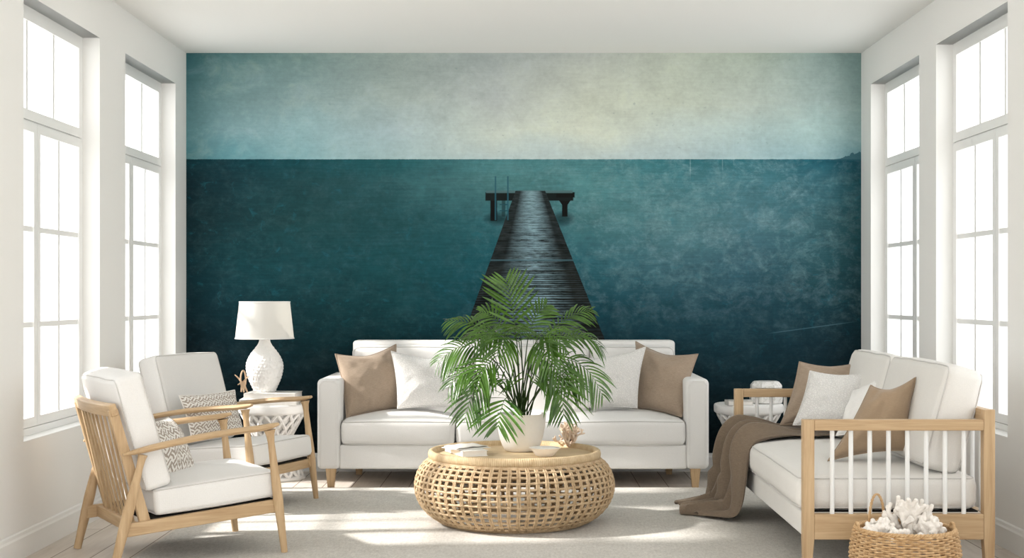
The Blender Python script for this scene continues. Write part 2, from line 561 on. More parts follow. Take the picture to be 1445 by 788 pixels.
# ------------------------------------------------------------------ mesh helpers
class MB:
    def __init__(self):
        self.v, self.f, self.uv = [], [], {}

    def add(self, vs, fs):
        o = len(self.v)
        self.v += [Vector(p) for p in vs]
        self.f += [tuple(i + o for i in f) for f in fs]
        return o

    def box(self, x0, x1, y0, y1, z0, z1):
        vs = [(x, y, z) for z in (z0, z1) for y in (y0, y1) for x in (x0, x1)]
        self.add(vs, [(0, 2, 3, 1), (4, 5, 7, 6), (0, 1, 5, 4), (2, 6, 7, 3), (0, 4, 6, 2), (1, 3, 7, 5)])
        return self

    def hexa(self, b, t):
        "b, t: four points each, counter-clockwise"
        self.add(list(b) + list(t), [(3, 2, 1, 0), (4, 5, 6, 7), (0, 1, 5, 4), (1, 2, 6, 5), (2, 3, 7, 6), (3, 0, 4, 7)])
        return self

    def rbox(self, c, h, r=.02, seg=3, mid=2, M=None, puff=None):
        "rounded box: centre, half sizes, corner radius; puff(p in -1..1, pos) -> offset"
        r = min(r, min(h) * .98)

        def axis(hh):
            a = [hh - r + r * math.tan(R(45) * i / seg) for i in range(seg, -1, -1)]
            core = hh - r
            m = max(mid, 1)
            full = [-q for q in a] + [(-core + 2 * core * i / m) for i in range(1, m)] + a[::-1]
            out = []
            for q in full:
                if not out or abs(out[-1] - q) > 1e-6:
                    out.append(q)
            return out
        key, vs, fs = {}, [], []
        ax = [axis(q) for q in h]

        def vid(p):
            inner = [max(-(hh - r), min(hh - r, q)) for q, hh in zip(p, h)]
            d = Vector([q - i for q, i in zip(p, inner)])
            if d.length > 1e-9:
                d = d.normalized() * r
            q = Vector(inner) + d
            k = tuple(round(a, 6) for a in p)
            if k not in key:
                key[k] = len(vs)
                if puff:
                    q = q + Vector(puff(Vector([q[i] / h[i] for i in range(3)]), q))
                vs.append(q)
            return key[k]
        for a in range(3):
            b, cc = (a + 1) % 3, (a + 2) % 3
            for s in (-1, 1):
                for i in range(len(ax[b]) - 1):
                    for j in range(len(ax[cc]) - 1):
                        q = []
                        for (ii, jj) in ((i, j), (i + 1, j), (i + 1, j + 1), (i, j + 1)):
                            p = [0, 0, 0]
                            p[a] = s * h[a]
                            p[b] = ax[b][ii]
                            p[cc] = ax[cc][jj]
                            q.append(vid(p))
                        if len(set(q)) == 4:
                            fs.append(tuple(q if s > 0 else q[::-1]))
        vs = [q + Vector(c) for q in vs]
        if M is not None:
            vs = [M @ q for q in vs]
        self.add(vs, fs)
        return self

    def tube(self, pts, rad, n=8, closed=False, flat=None, up=None, cap=True):
        "tube along points; rad number or list; flat=(a, b) multiplies the radius along side and up"
        pts = [Vector(p) for p in pts]
        m = len(pts)
        rad = rad if isinstance(rad, (list, tuple)) else [rad] * m
        fa, fb = flat or (1, 1)
        ref = Vector(up) if up else None
        o = len(self.v)
        prev = None
        for i, p in enumerate(pts):
            if closed:
                T = pts[(i + 1) % m] - pts[i - 1]
            else:
                T = pts[min(i + 1, m - 1)] - pts[max(i - 1, 0)]
            T.normalize()
            if ref is not None:
                S = T.cross(ref)
            elif prev is None:
                S = T.cross(Vector((0, 0, 1)) if abs(T.z) < .9 else Vector((1, 0, 0)))
            else:
                S = prev - T * prev.dot(T)
            if S.length < 1e-6:
                S = T.orthogonal()
            S.normalize()
            prev = S
            U = S.cross(T)
            for k in range(n):
                a = 2 * PI * k / n
                self.v.append(p + S * math.cos(a) * rad[i] * fa + U * math.sin(a) * rad[i] * fb)
        for i in range(m if closed else m - 1):
            j = (i + 1) % m
            for k in range(n):
                k2 = (k + 1) % n
                self.f.append((o + i * n + k, o + j * n + k, o + j * n + k2, o + i * n + k2))
        if cap and not closed:
            self.f.append(tuple(o + k for k in range(n)))
            self.f.append(tuple(o + (m - 1) * n + k for k in range(n))[::-1])
        return self

    def lathe(self, prof, n=48, c=(0, 0, 0), close=False):
        "prof: list of (radius, z)"
        o = len(self.v)
        m = len(prof)
        for (r, z) in prof:
            for k in range(n):
                a = 2 * PI * k / n
                self.v.append(Vector((c[0] + r * math.cos(a), c[1] + r * math.sin(a), c[2] + z)))
        for i in range(m if close else m - 1):
            j = (i + 1) % m
            for k in range(n):
                k2 = (k + 1) % n
                self.f.append((o + i * n + k, o + i * n + k2, o + j * n + k2, o + j * n + k))
        if not close:
            if prof[0][0] > 1e-5:
                self.f.append(tuple(o + k for k in range(n))[::-1])
            if prof[-1][0] > 1e-5:
                self.f.append(tuple(o + (m - 1) * n + k for k in range(n)))
        return self

    def xf(self, M):
        self.v = [M @ p for p in self.v]
        return self


WM = {}


def setprops(o, label=None, cat=None, group=None, kind=None):
    if label: o['label'] = label
    if cat: o['category'] = cat
    if group: o['group'] = group
    if kind: o['kind'] = kind
    return o


def thing(name, label, cat, loc=(0, 0, 0), rz=0, group=None, kind=None):
    o = bpy.data.objects.new(name, None)
    COL.objects.link(o)
    o.empty_display_size = .1
    o.location = loc
    o.rotation_euler = (0, 0, rz)
    WM[o.name] = Matrix.Translation(loc) @ Matrix.Rotation(rz, 4, 'Z')
    return setprops(o, label, cat, group, kind)


def obj(name, mb, mat, parent=None, world=False, origin=None, smooth=True, angle=40, weld=False):
    """one mesh object; world=True: vertices are given in room coordinates"""
    me = bpy.data.meshes.new(name)
    vs_ = mb.v
    base = Matrix.Identity(4)
    if parent is not None:
        base = WM[parent.name].copy()
        if world:
            inv = base.inverted()
            vs_ = [inv @ p for p in vs_]
    elif origin is not None:
        base = Matrix.Translation(origin)
        inv = base.inverted()
        vs_ = [inv @ p for p in vs_]
    me.from_pydata([tuple(p) for p in vs_], [], mb.f)
    if mb.uv:
        ul = me.uv_layers.new(name='UVMap')
        for lp in me.loops:
            ul.data[lp.index].uv = mb.uv.get(lp.vertex_index, (0, 0))
    bm = bmesh.new()
    bm.from_mesh(me)
    if weld:
        bmesh.ops.remove_doubles(bm, verts=bm.verts, dist=1e-5)
    bmesh.ops.recalc_face_normals(bm, faces=bm.faces)
    if smooth:
        for f in bm.faces:
            f.smooth = True
        for e in bm.edges:
            if len(e.link_faces) == 2 and e.calc_face_angle(0) > R(angle):
                e.smooth = False
    bm.to_mesh(me)
    bm.free()
    me.materials.append(mat)
    o = bpy.data.objects.new(name, me)
    COL.objects.link(o)
    if parent is not None:
        o.parent = parent
        WM[o.name] = base
    elif origin is not None:
        o.location = origin
        WM[o.name] = base
    else:
        WM[o.name] = Matrix.Identity(4)
    return o


def struct(name, mb, mat, **kw):
    o = obj(name, mb, mat, **kw)
    o['kind'] = 'structure'
    return o


def dup(root, loc, rz, label=None, group=None):
    r = root.copy()
    COL.objects.link(r)
    r.location = loc
    r.rotation_euler = (0, 0, rz)
    if label: r['label'] = label
    if group: r['group'] = group
    for ch in list(root.children):
        c = ch.copy()
        COL.objects.link(c)
        c.parent = r
        for g in list(ch.children):
            d = g.copy()
            COL.objects.link(d)
            d.parent = c
    return r


def catmull(pts, n=8):
    pts = [Vector(p) for p in pts]
    q = [pts[0] * 2 - pts[1]] + pts + [pts[-1] * 2 - pts[-2]]
    out = []
    for i in range(1, len(q) - 2):
        a, b, c, d = q[i - 1:i + 3]
        for k in range(n):
            s = k / n
            out.append(.5 * ((2 * b) + (c - a) * s + (2 * a - 5 * b + 4 * c - d) * s * s + (3 * b - a - 3 * c + d) * s ** 3))
    out.append(pts[-1])
    return out


# ================================================================== THE ROOM
D = 8.83
XL, XR = (263 - VX) * D / F, (1215 - VX) * D / F
ZC = CH + (VY - 75) * D / F
Y0 = -.6
WT = .26                       # wall thickness
SILL, HEAD = .478, 2.376
WIN_L = [(1.40, 2.47), (2.92, 3.99), (4.44, 5.51), (5.96, 7.03), (7.48, 8.555)]  # begins with out-of-frame openings, added only to supply light
WIN_R = [(2.01, 3.08), (3.39, 4.46), (4.77, 5.84), (6.15, 7.22), (7.53, 8.58)]  # likewise, the nearest openings are unseen and added for their light
struct('floor', MB().box(XL - WT, XR + WT, Y0, D + .2, -.12, 0), m_floor())
struct('ceiling', MB().box(XL - WT, XR + WT, Y0, D + .2, ZC, ZC + .15), CEIL)
struct('wall_back', MB().box(XL - WT, XR + WT, D, D + .2, 0, ZC), WALL)


def side_wall(name, xa, xb, wins):
    m = MB()
    m.box(xa, xb, Y0, D, 0, SILL)
    m.box(xa, xb, Y0, D, HEAD, ZC)
    y = Y0
    for a, b in wins:
        m.box(xa, xb, y, a, SILL, HEAD)
        y = b
    m.box(xa, xb, y, D, SILL, HEAD)
    struct(name, m, WALL, weld=True)


side_wall('wall_left', XL - WT, XL, WIN_L)
side_wall('wall_right', XR, XR + WT, WIN_R)


def baseprof(name, pts, nrm, length_axis):
    "baseboard from a to b (2D), nrm points into the room"
    (ax, ay), (bx, by) = pts
    n = Vector((nrm[0], nrm[1], 0))
    prof = [(0, 0), (.016, 0), (.016, .088), (.011, .096), (.009, .108), (.004, .113), (0, .113)]
    m = MB()
    vs_ = []
    for (px_, py_) in ((ax, ay), (bx, by)):
        for (o_, z_) in prof:
            vs_.append((px_ + n.x * o_, py_ + n.y * o_, z_))
    k = len(prof)
    fs = [(i, (i + 1) % k, k + (i + 1) % k, k + i) for i in range(k)] + [tuple(range(k)), tuple(range(k, 2 * k))[::-1]]
    m.add(vs_, fs)
    struct(name, m, TRIM, smooth=False)


baseprof('baseboard_left', ((XL, Y0), (XL, D)), (1, 0), 1)
baseprof('baseboard_right', ((XR, Y0), (XR, D)), (-1, 0), 1)
baseprof('baseboard_back', ((XL + .016, D), (XR - .016, D)), (0, -1), 0)

# the mural: printed wallpaper on the back wall
mur = MB()
mur.box(XL, XR, D - .004, D, .113, ZC)
mo = obj('wall_mural', mur, m_mural(), origin=(XL, D - .004, ZC), smooth=False)
setprops(mo, 'teal seascape wall mural with a dark wooden jetty under a pale grey sky', 'mural')


def window(name, X, s, ya, yb):
    """X: room-side plane of the frame, s: direction to the outside, ya..yb opening"""
    root = bpy.data.objects.new(name, None)
    COL.objects.link(root)
    root.location = (X, (ya + yb) / 2, SILL)
    root['kind'] = 'structure'
    WM[root.name] = Matrix.Translation(root.location)

    def bar(m, y0, y1, z0, z1, d0=0.0, d1=.055):
        xs = sorted((X + s * d0, X + s * d1))
        m.box(xs[0], xs[1], y0, y1, z0, z1)
    ZS = 1.872           # joint between casements and transom light
    fr = MB()
    bar(fr, ya, yb, SILL, SILL + .034, -.006, .08)
    bar(fr, ya, yb, HEAD - .022, HEAD, .0, .08)
    bar(fr, ya, ya + .02, SILL + .034, HEAD - .022, 0, .08)
    bar(fr, yb - .02, yb, SILL + .034, HEAD - .022, 0, .08)
    bar(fr, ya + .02, yb - .02, ZS - .004, ZS + .004, .01, .06)
    obj('window_frame', fr, WFRAME, root, world=True, smooth=False)
    # boxed sill inside the reveal
    sb = MB()
    xs = sorted((X - s * .084, X))
    sb.box(xs[0], xs[1], ya, yb, SILL - .001, SILL + .004)
    obj('window_sill', sb, TRIM, root, world=True, smooth=False)
    # transom light
    a, b = ya + .02, yb - .02
    tr = MB()
    z0, z1 = ZS + .004, HEAD - .022
    bar(tr, a + .035, b - .04, z0, z0 + .045)
    bar(tr, a + .035, b - .04, z1 - .04, z1)
    bar(tr, a, a + .035, z0, z1)
    bar(tr, b - .04, b, z0, z1)
    for q in (yb - .41, yb - .765):
        bar(tr, q - .012, q + .012, z0 + .045, z1 - .04, .008, .04)
    t_o = obj('transom_sash', tr, WFRAME, root, world=True, smooth=False)
    g = MB()
    bar(g, a + .03, b - .035, z0 + .04, z1 - .035, .022, .026)
    obj('pane', g, GLASS, t_o, world=True, smooth=False)
    # two casements meeting at ym
    ym = yb - .655
    z0, z1 = SILL + .036, ZS - .004
    for (a2, b2, mun) in ((ya + .02, ym - .002, None), (ym + .002, yb - .02, yb - .335)):
        c = MB()
        bar(c, a2 + .04, b2 - .04, z0, z0 + .042)
        bar(c, a2 + .04, b2 - .04, z1 - .042, z1)
        bar(c, a2, a2 + .04, z0, z1)
        bar(c, b2 - .04, b2, z0, z1)
        if mun:
            bar(c, mun - .012, mun + .012, z0 + .04, z1 - .04, .008, .04)
        for zz in (.968, 1.394):
            bar(c, a2 + .04, b2 - .04, zz - .012, zz + .012, .006, .042)
        co = obj('casement', c, WFRAME, root, world=True, smooth=False)
        g = MB()
        bar(g, a2 + .035, b2 - .035, z0 + .037, z1 - .037, .022, .026)
        obj('pane', g, GLASS, co, world=True, smooth=False)


INS = .085
wn_ = 1
for k in (3, 4, 2, 1, 0):  # visible windows first, then the unseen ones added to bring in light
    window('window_%d' % wn_, XL - INS, -1, *WIN_L[k])
    window('window_%d' % (wn_ + 1), XR + INS, 1, *WIN_R[k])
    wn_ += 2

# rug
rg = MB()
rg.rbox(((-1.62 + 1.43) / 2, (4.6 + 8.0) / 2, .006), ((1.43 + 1.62) / 2, 1.70, .006), .005, 2, 3)
ro = obj('area_rug', rg, m_rug(), origin=(-.1, 6.3, 0))
setprops(ro, 'large pale greige woven area rug on the floorboards', 'rug')
RZ = .012


# ------------------------------------------------------------------ soft goods
def cushion(name, c, h, r, M, mat, parent, puff_amt=(0, 0, .02), world=False, piping=True, mid=8, lip=None):
    def pf(n, q):
        return tuple(puff_amt[i] * math.copysign(1, n[i]) * (abs(n[i]) > .6) * max(0, 1 - n[(i + 1) % 3] ** 2) ** .8 * max(0, 1 - n[(i + 2) % 3] ** 2) ** .8 for i in range(3))
    m = MB().rbox((0, 0, 0), h, r, 4, mid, None, pf)
    T = Matrix.Translation(c) @ M
    rnd = random.Random(hash(name) % 97 + len(m.v))
    off = Vector((c[0] * 3.1, c[1] * 2.3, c[2] * 1.7))
    for i, q in enumerate(m.v):
        d = mnoise.noise(q * 5 + off) * .006 + mnoise.noise(q * 14 + off) * .002
        m.v[i] = q + q.normalized() * d
    m.xf(T)
    o = obj(name, m, mat, parent, world=world, angle=60)
    if piping:
        pm = MB()
        ax = min(range(3), key=lambda i: h[i])
        b, cc = [i for i in range(3) if i != ax]
        for s in (-1, 1):
            pts = []
            e = r * .26
            hb, hc, rr = h[b] - e, h[cc] - e, r * .9
            for (sx, sy, a0) in ((1, 1, 0), (-1, 1, 90), (-1, -1, 180), (1, -1, 270)):
                for k in range(5):
                    a = R(a0 + 22.5 * k)
                    p = [0, 0, 0]
                    p[b] = sx * (hb - rr) + rr * math.cos(a)
                    p[cc] = sy * (hc - rr) + rr * math.sin(a)
                    p[ax] = s * (h[ax] - e)
                    q = Vector(p)
                    pts.append(q)
            # densify
            dense = []
            for i in range(len(pts)):
                a_, b_ = pts[i], pts[(i + 1) % len(pts)]
                k = max(1, int((b_ - a_).length / .05))
                for j in range(k):
                    q = a_.lerp(b_, j / k)
                    q = q + Vector(pf([q[0] / h[0], q[1] / h[1], q[2] / h[2]], q))
                    d = mnoise.noise(q * 5 + off) * .006 + mnoise.noise(q * 14 + off) * .002
                    dense.append(q + q.normalized() * d)
            pm.tube(dense, .0028, 6, closed=True)
        pm.xf(T)
        obj('piping', pm, PIPE, o, world=world)
    return o


def pillow(name, TL, TR, BR, BL, th, mat, label, group, chop=.10, pinch=.07, n=26, uvk=(1, 1), seam=None, cat='throw pillow', zrest=None, pipe=True):
    TL, TR, BR, BL = map(Vector, (TL, TR, BR, BL))
    nrm = ((TR - TL) + (BR - BL)).cross((TL - BL) + (TR - BR)).normalized()
    if nrm.y > 0:
        nrm = -nrm
    m = MB()
    ids = {}
    off = TL * 3

    def pos(u, v, s):
        # pinch edges inwards between the corners, chop the upper edge
        uu = u * (1 - pinch * (1 - v * v))
        vv = v * (1 - pinch * (1 - u * u))
        if v > 0:
            vv -= chop * (1 - abs(u) ** 1.4) * v ** 2
        a, b = (uu + 1) / 2, (vv + 1) / 2
        p = BL.lerp(BR, a).lerp(TL.lerp(TR, a), b)
        bulge = (max(0, 1 - u * u) * max(0, 1 - v * v)) ** .50
        d = th / 2 * bulge
        # creases running out from the corners
        q = Vector((u * 2.2, v * 2.2, s))
        w = mnoise.noise(q + off) * .014 + mnoise.noise(q * 2.7 + off) * .006
        cr = 0
        for cu in (-1, 1):
            for cv in (-1, 1):
                du, dv = u - cu, v - cv
                rr = math.hypot(du, dv)
                an = math.atan2(dv, du)
                cr += math.exp(-(rr / .55) ** 2) * math.sin(an * 9 + off.x * 5) * .011
        return p + nrm * (s * (d + (w + cr) * min(1, bulge * 1.3)))
    for s in (1, -1):
        for i in range(n + 1):
            for j in range(n + 1):
                u = math.sin((i / n - .5) * PI) * .35 + (2 * i / n - 1) * .65
                v = math.sin((j / n - .5) * PI) * .35 + (2 * j / n - 1) * .65
                k = (i, j, s)
                if i in (0, n) or j in (0, n):
                    k = (i, j, 0)
                if k in ids:
                    continue
                ids[k] = len(m.v)
                m.v.append(pos(u, v, s if k[2] else 1))
                m.uv[ids[k]] = (u * .5 * uvk[0], v * .5 * uvk[1])
        for i in range(n):
            for j in range(n):
                q = []
                for (a, b) in ((i, j), (i + 1, j), (i + 1, j + 1), (i, j + 1)):
                    q.append(ids.get((a, b, 0)) if (a in (0, n) or b in (0, n)) else ids[(a, b, s)])
                m.f.append(tuple(q if s > 0 else q[::-1]))
    base = (BL + BR) / 2
    zmin = min(p.z for p in m.v)
    if zrest is not None:
        for p in m.v:
            if p.z < zrest:
                p.z = zrest + (p.z - zrest) * .12
    root = obj(name, m, mat, origin=tuple(base), angle=80)
    setprops(root, label, cat, group)
    if pipe:
        pm = MB()
        rim = [(i, 0) for i in range(n)] + [(n, j) for j in range(n)] + [(i, n) for i in range(n, 0, -1)] + [(0, j) for j in range(n, 0, -1)]
        pm.tube([m.v[ids[(a, b, 0)]] for a, b in rim], .0035, 6, closed=True)
        WM[root.name] = Matrix.Translation(base)
        obj('seam_edge', pm, seam or mat, root, world=True)
    return root


# ================================================================== ARMCHAIRS
def armchair(loc, rz, label):
    t = thing('armchair', label, 'armchair', loc, rz, 'oak framed armchairs')
    for s in (-1, 1):
        # front leg
        f = Vector((.011, s * .307, 0))
        top = Vector((-.052, s * .298, .520))
        pts = [f.lerp(top, k) for k in (0, .12, .3, .42, .55, .75, .9, .965, 1)]
        obj('leg', MB().tube(pts, [.0145, .016, .0195, .022, .021, .0165, .0150, .019, .026], 12, flat=(1, .82), up=(0, 1, 0)), WZ, t)
        # rear leg
        f = Vector((-.705, s * .296, -.012))     # the rear feet stand on the boards, beyond the rug
        top = Vector((-.592, s * .313, .448))
        pts = [f.lerp(top, k) for k in (0, .15, .35, .5, .7, .88, .96, 1)]
        obj('leg', MB().tube(pts, [.0165, .0185, .0225, .0235, .0195, .0145, .0165, .021], 12, flat=(1, .82), up=(0, 1, 0)), WZ, t)
        # armrest
        a0 = Vector((-.672, s * .320, .452))
        a1 = Vector((-.014, s * .297, .533))
        pts, rr = [], []
        for i in range(17):
            k = i / 16
            p = a0.lerp(a1, k)
            p.z += .016 * math.sin(PI * k) + (.010 * max(0, (k - .86) / .14) ** 2)
            p.y += s * .012 * math.sin(PI * k)
            pts.append(p)
            rr.append(.0245 * (.42 + .58 * min(1, (k / .14)) ** .6) * (1 + .12 * math.sin(PI * k)) * (.55 + .45 * min(1, (1 - k) / .06) ** .6))
        obj('armrest', MB().tube(pts, rr, 14, flat=(1.05, .52), up=(0, 0, 1)), WX, t)
        # side rail
        y0, y1 = s * .278, s * .302
        b = [(-.668, y0, .118), (-.010, y0, .172), (-.010, y1, .172), (-.668, y1, .118)]
        tp = [(-.662, y0, .172), (-.014, y0, .226), (-.014, y1, .226), (-.662, y1, .172)]
        if s < 0:
            b = [b[3], b[2], b[1], b[0]]
            tp = [tp[3], tp[2], tp[1], tp[0]]
        rail = MB().hexa(b, tp)
        o = obj('side_rail', rail, WX, t, smooth=False)
        bev = o.modifiers.new('bevel', 'BEVEL')
        bev.width = .004
        bev.segments = 2
        # back stile
        d = Vector((-.132, 0, .463)).normalized()
        pn = Vector((d.z, 0, -d.x))
        c0 = Vector((-.566, s * .277, .145))
        c1 = Vector((-.704, s * .277, .632))
        w, th = .022, .013
        bb = [c0 - pn * w + Vector((0, -th, 0)), c0 + pn * w + Vector((0, -th, 0)), c0 + pn * w + Vector((0, th, 0)), c0 - pn * w + Vector((0, th, 0))]
        w = .019
        tt = [c1 - pn * w + Vector((0, -th, 0)), c1 + pn * w + Vector((0, -th, 0)), c1 + pn * w + Vector((0, th, 0)), c1 - pn * w + Vector((0, th, 0))]
        o = obj('back_stile', MB().hexa(bb, tt), WZ, t, smooth=False)
        bev = o.modifiers.new('bevel', 'BEVEL')
        bev.width = .004
        bev.segments = 2
    # cross rails
    for nm, (x, z, hx, hz) in (('front_rail', (-.030, .190, .012, .024)), ('rear_rail', (-.612, .148, .014, .024))):
        obj(nm, MB().rbox((x, 0, z), (hx, .29, hz), .004, 2, 1), WY, t)
    # top rail, a little wider than the stiles and gently bowed
    m = MB()
    seg = 12
    d = Vector((-.132, 0, .463)).normalized()
    pn = Vector((d.z, 0, -d.x))
    vs_ = []
    for i in range(seg + 1):
        y = -.294 + .588 * i / seg
        bow = -.014 * (1 - (y / .294) ** 2)
        c = Vector((-.703, y, .630)) + pn * bow
        for (a, b) in ((-.015, -.026), (.015, -.026), (.015, .024), (-.015, .024)):
            vs_.append(c + pn * a + d * b)
    fs = []
    for i in range(seg):
        for k in range(4):
            fs.append((i * 4 + k, i * 4 + (k + 1) % 4, (i + 1) * 4 + (k + 1) % 4, (i + 1) * 4 + k))
    fs += [(0, 1, 2, 3), tuple(seg * 4 + k for k in (3, 2, 1, 0))]
    m.add(vs_, fs)
    o = obj('top_rail', m, WY, t, angle=30)
    bev = o.modifiers.new('bevel', 'BEVEL')
    bev.width = .004
    bev.segments = 2
    # slats
    for i in range(8):
        y = -.217 + .062 * i
        bow = -.012 * (1 - (y / .294) ** 2)
        c0 = Vector((-.602 + .0, y, .160))
        c1 = Vector((-.700, y, .615)) + pn * bow
        w, th = .0045, .0070
        bb = [c0 - pn * w + Vector((0, -th, 0)), c0 + pn * w + Vector((0, -th, 0)), c0 + pn * w + Vector((0, th, 0)), c0 - pn * w + Vector((0, th, 0))]
        tt = [p + (c1 - c0) for p in bb]
        obj('slat', MB().hexa(bb, tt), WZ, t, smooth=False)
    # dark webbing board under the seat cushion
    pitch = Matrix.Rotation(-R(4.8), 4, 'Y')
    obj('seat_deck', MB().rbox((0, 0, 0), (.27, .276, .006), .003, 1, 1, Matrix.Translation((-.295, 0, .199)) @ pitch), DARK, t)
    cushion('seat_cushion', (-.270, 0, .268), (.268, .288, .054), .022, pitch, UPH, t, (.006, .004, .020))
    lean = Matrix.Rotation(-R(15.9), 4, 'Y')
    cushion('back_cushion', (-.580, 0, .535), (.058, .285, .238), .024, lean, UPH, t, (.010, .006, .008))
    return t


ch1 = armchair((-1.181, 6.250, RZ * 0 + .012), R(30.85), 'oak armchair nearest the camera, seen from behind its slatted back, white cushions')
dup(ch1, (-1.230, 7.282, .012), R(-20.6), 'oak armchair with white cushions in front of the table lamp')
pillow('throw_pillow', P(200, 596, 6.08), P(238, 590, 6.42), P(276, 676, 6.20), P(214, 694, 5.98), .17, WEAVE,
       'grey and white interlaced lumbar pillow squashed in the nearest armchair', 'patterned lumbar pillows', chop=.03, pinch=.05, uvk=(1, .75), pipe=True)
pillow('throw_pillow', P(253, 559, 7.12), P(331, 551, 7.42), P(344, 612, 7.40), P(271, 621, 7.10), .10, WEAVE,
       'grey and white interlaced lumbar pillow leaning in the farther armchair', 'patterned lumbar pillows', chop=.02, pinch=.05, uvk=(1.2, .8))

# ================================================================== WHITE SOFA
SX0, SX1 = (447 - VX) * .004, (1001 - VX) * .004
SYF = 8.0
sc = (SX0 + SX1) / 2
sofa = thing('sofa', 'white upholstered three seat sofa with tapered wooden legs in front of the mural', 'sofa', (sc, 8.4, 0))
AW = .13
o = obj('base', MB().rbox((sc, 8.375, .182), ((SX1 - SX0) / 2 - AW + .004, .365, .068), .012, 2, 6), UPH, sofa, world=True)
for s, x in ((0, SX0), (1, SX1 - AW)):
    h = (AW / 2, .36, (.625 - .113) / 2)
    obj('armrest', MB().rbox((x + AW / 2, SYF + .36, .113 + h[2]), h, .030, 4, 6), UPH, sofa, world=True)
    pm = MB()
    xa, xb = x + .012, x + AW - .012
    pts = [(xa, SYF - .002, .125), (xa, SYF - .002, .585), (xa + .022, SYF - .001, .611), (xb - .022, SYF - .001, .611), (xb, SYF - .002, .585), (xb, SYF - .002, .125)]
    pm.tube(pts, .0020, 6)
    obj('piping', pm, UPH, sofa, world=True)
obj('back_frame', MB().rbox((sc, 8.69, .47), ((SX1 - SX0) / 2 - AW + .002, .08, .352), .022, 3, 8), UPH, sofa, world=True)
bx0, bx1 = SX0 + AW, SX1 - AW
for i in range(3):
    w = (bx1 - bx0) / 3
    cx = bx0 + w * (i + .5)
    cushion('seat_cushion', (cx, 8.285, .318), (w / 2 - .003, .287, .068), .030, Matrix.Identity(4), UPH, sofa, (.002, .008, .045), world=True)
edges = [bx0 + .004, -.304, .393, bx1 - .004]
for a, b in zip(edges[:-1], edges[1:]):
    cushion('back_cushion', ((a + b) / 2, 8.565, .572), ((b - a) / 2 - .003, .065, .215), .040, Matrix.Rotation(R(-6), 4, 'X'), UPH, sofa, (.002, .022, .008), world=True)
for (x, y) in ((SX0 + .075, 8.045), (SX1 - .075, 8.045), (SX0 + .16, 8.68), (SX1 - .16, 8.68)):
    m = MB()
    zt = .115
    z0_ = 0 if y > 8.01 else RZ
    a, b = .028, .017
    m.hexa([(x - b, y - b, z0_), (x + b, y - b, z0_), (x + b, y + b, z0_), (x - b, y + b, z0_)], [(x - a, y - a, zt), (x + a, y - a, zt), (x + a, y + a, zt), (x - a, y + a, zt)])
    obj('leg', m, WZ, sofa, world=True, smooth=False)

G2 = 'throw pillows on the sofa'
pillow('throw_pillow', P(473, 500, 8.24), P(559, 486, 8.44), P(567, 578, 8.34), P(489, 590, 8.14), .16, TAUPE, 'taupe linen throw pillow at the sofa end beside the table lamp', G2, chop=.16)
pillow('throw_pillow', P(552, 496, 8.26), P(648, 504, 8.36), P(645, 577, 8.26), P(561, 577, 8.20), .15, PEB, 'white pebbled throw pillow overlapping the taupe one near the lamp', G2, chop=.10)
pillow('throw_pillow', P(808, 506, 8.36), P(911, 490, 8.24), P(899, 576, 8.18), P(808, 577, 8.26), .15, PEB, 'white pebbled throw pillow on the sofa between palm and taupe pillow', G2, chop=.10)
pillow('throw_pillow', P(897, 482, 8.46), P(985, 500, 8.26), P(962, 589, 8.14), P(893, 577, 8.36), .16, TAUPE, 'taupe linen throw pillow at the sofa end beside the marble canister', G2, chop=.16)


# ================================================================== SIDE TABLES
def side_table(loc, label):
    t = thing('side_table', label, 'side table', loc, 0, 'white lattice drum side tables')

    def rr(z):
        # hourglass profile
        pts = [(.0, .183), (.05, .168), (.12, .128), (.17, .108), (.215, .100), (.26, .112), (.33, .150), (.395, .186)]
        for (a, ra), (b, rb) in zip(pts[:-1], pts[1:]):
            if z <= b:
                k = (z - a) / (b - a)
                return ra + (rb - ra) * k
        return pts[-1][1]

    def rs(z):
        return (rr(max(0, z - .02)) + 2 * rr(z) + rr(min(.395, z + .02))) / 4
    m = MB().lathe([(0, .392), (.192, .392), (.203, .400), (.206, .41), (.206, .438), (.202, .447), (.194, .45), (0, .45)], 64)
    obj('tabletop', m, PLASTER, t, angle=50)
    lat = MB()
    N = 15
    for s in (-1, 1):
        for i in range(N):
            pts = []
            for k in range(25):
                z = .015 + .385 * k / 24
                a = 2 * PI * i / N + s * 1.35 * k / 24 * 1.25
                r_ = rs(z)
                pts.append((r_ * math.cos(a), r_ * math.sin(a), z))
            lat.tube(pts, .0105, 6)
    obj('lattice_body', lat, PLASTER, t)
    obj('inner_core', MB().lathe([(rs(z_) - .016, z_) for z_ in [.012 + .382 * k / 20 for k in range(21)]], 48), PLASTER, t)
    obj('base_ring', MB().lathe([(.150, 0), (.192, 0), (.196, .006), (.194, .016), (.180, .022), (.150, .022)], 64, close=True), PLASTER, t)
    return t


TLX = (384 - VX) * 8.45 / F
st = side_table((TLX, 8.47, 0), 'white lattice drum side table under the lamp and white books')
TRX = (1057 - VX) * 8.45 / F
dup(st, (TRX, 8.47, 0), R(12), 'white lattice drum side table beside the sofa holding a marble canister')


def book(c, sx, sy, h, rz, label, group, cover=COVER, floppy=False):
    t = thing('book', label, 'book', c, rz, group)
    ct = .0035
    m = MB()
    m.rbox((0, 0, ct / 2), (sx / 2, sy / 2, ct / 2), .001, 1, 1)
    m.rbox((0, 0, h - ct / 2), (sx / 2, sy / 2, ct / 2), .001, 1, 1)
    m.rbox((-sx / 2 + .002, 0, h / 2), (.002, sy / 2, h / 2), .001, 1, 1)
    obj('cover', m, cover, t, angle=30)
    obj('page_block', MB().box(-sx / 2 + .003, sx / 2 - .004, -sy / 2 + .004, sy / 2 - .004, ct, h - ct), PAPER, t, smooth=False)
    return t


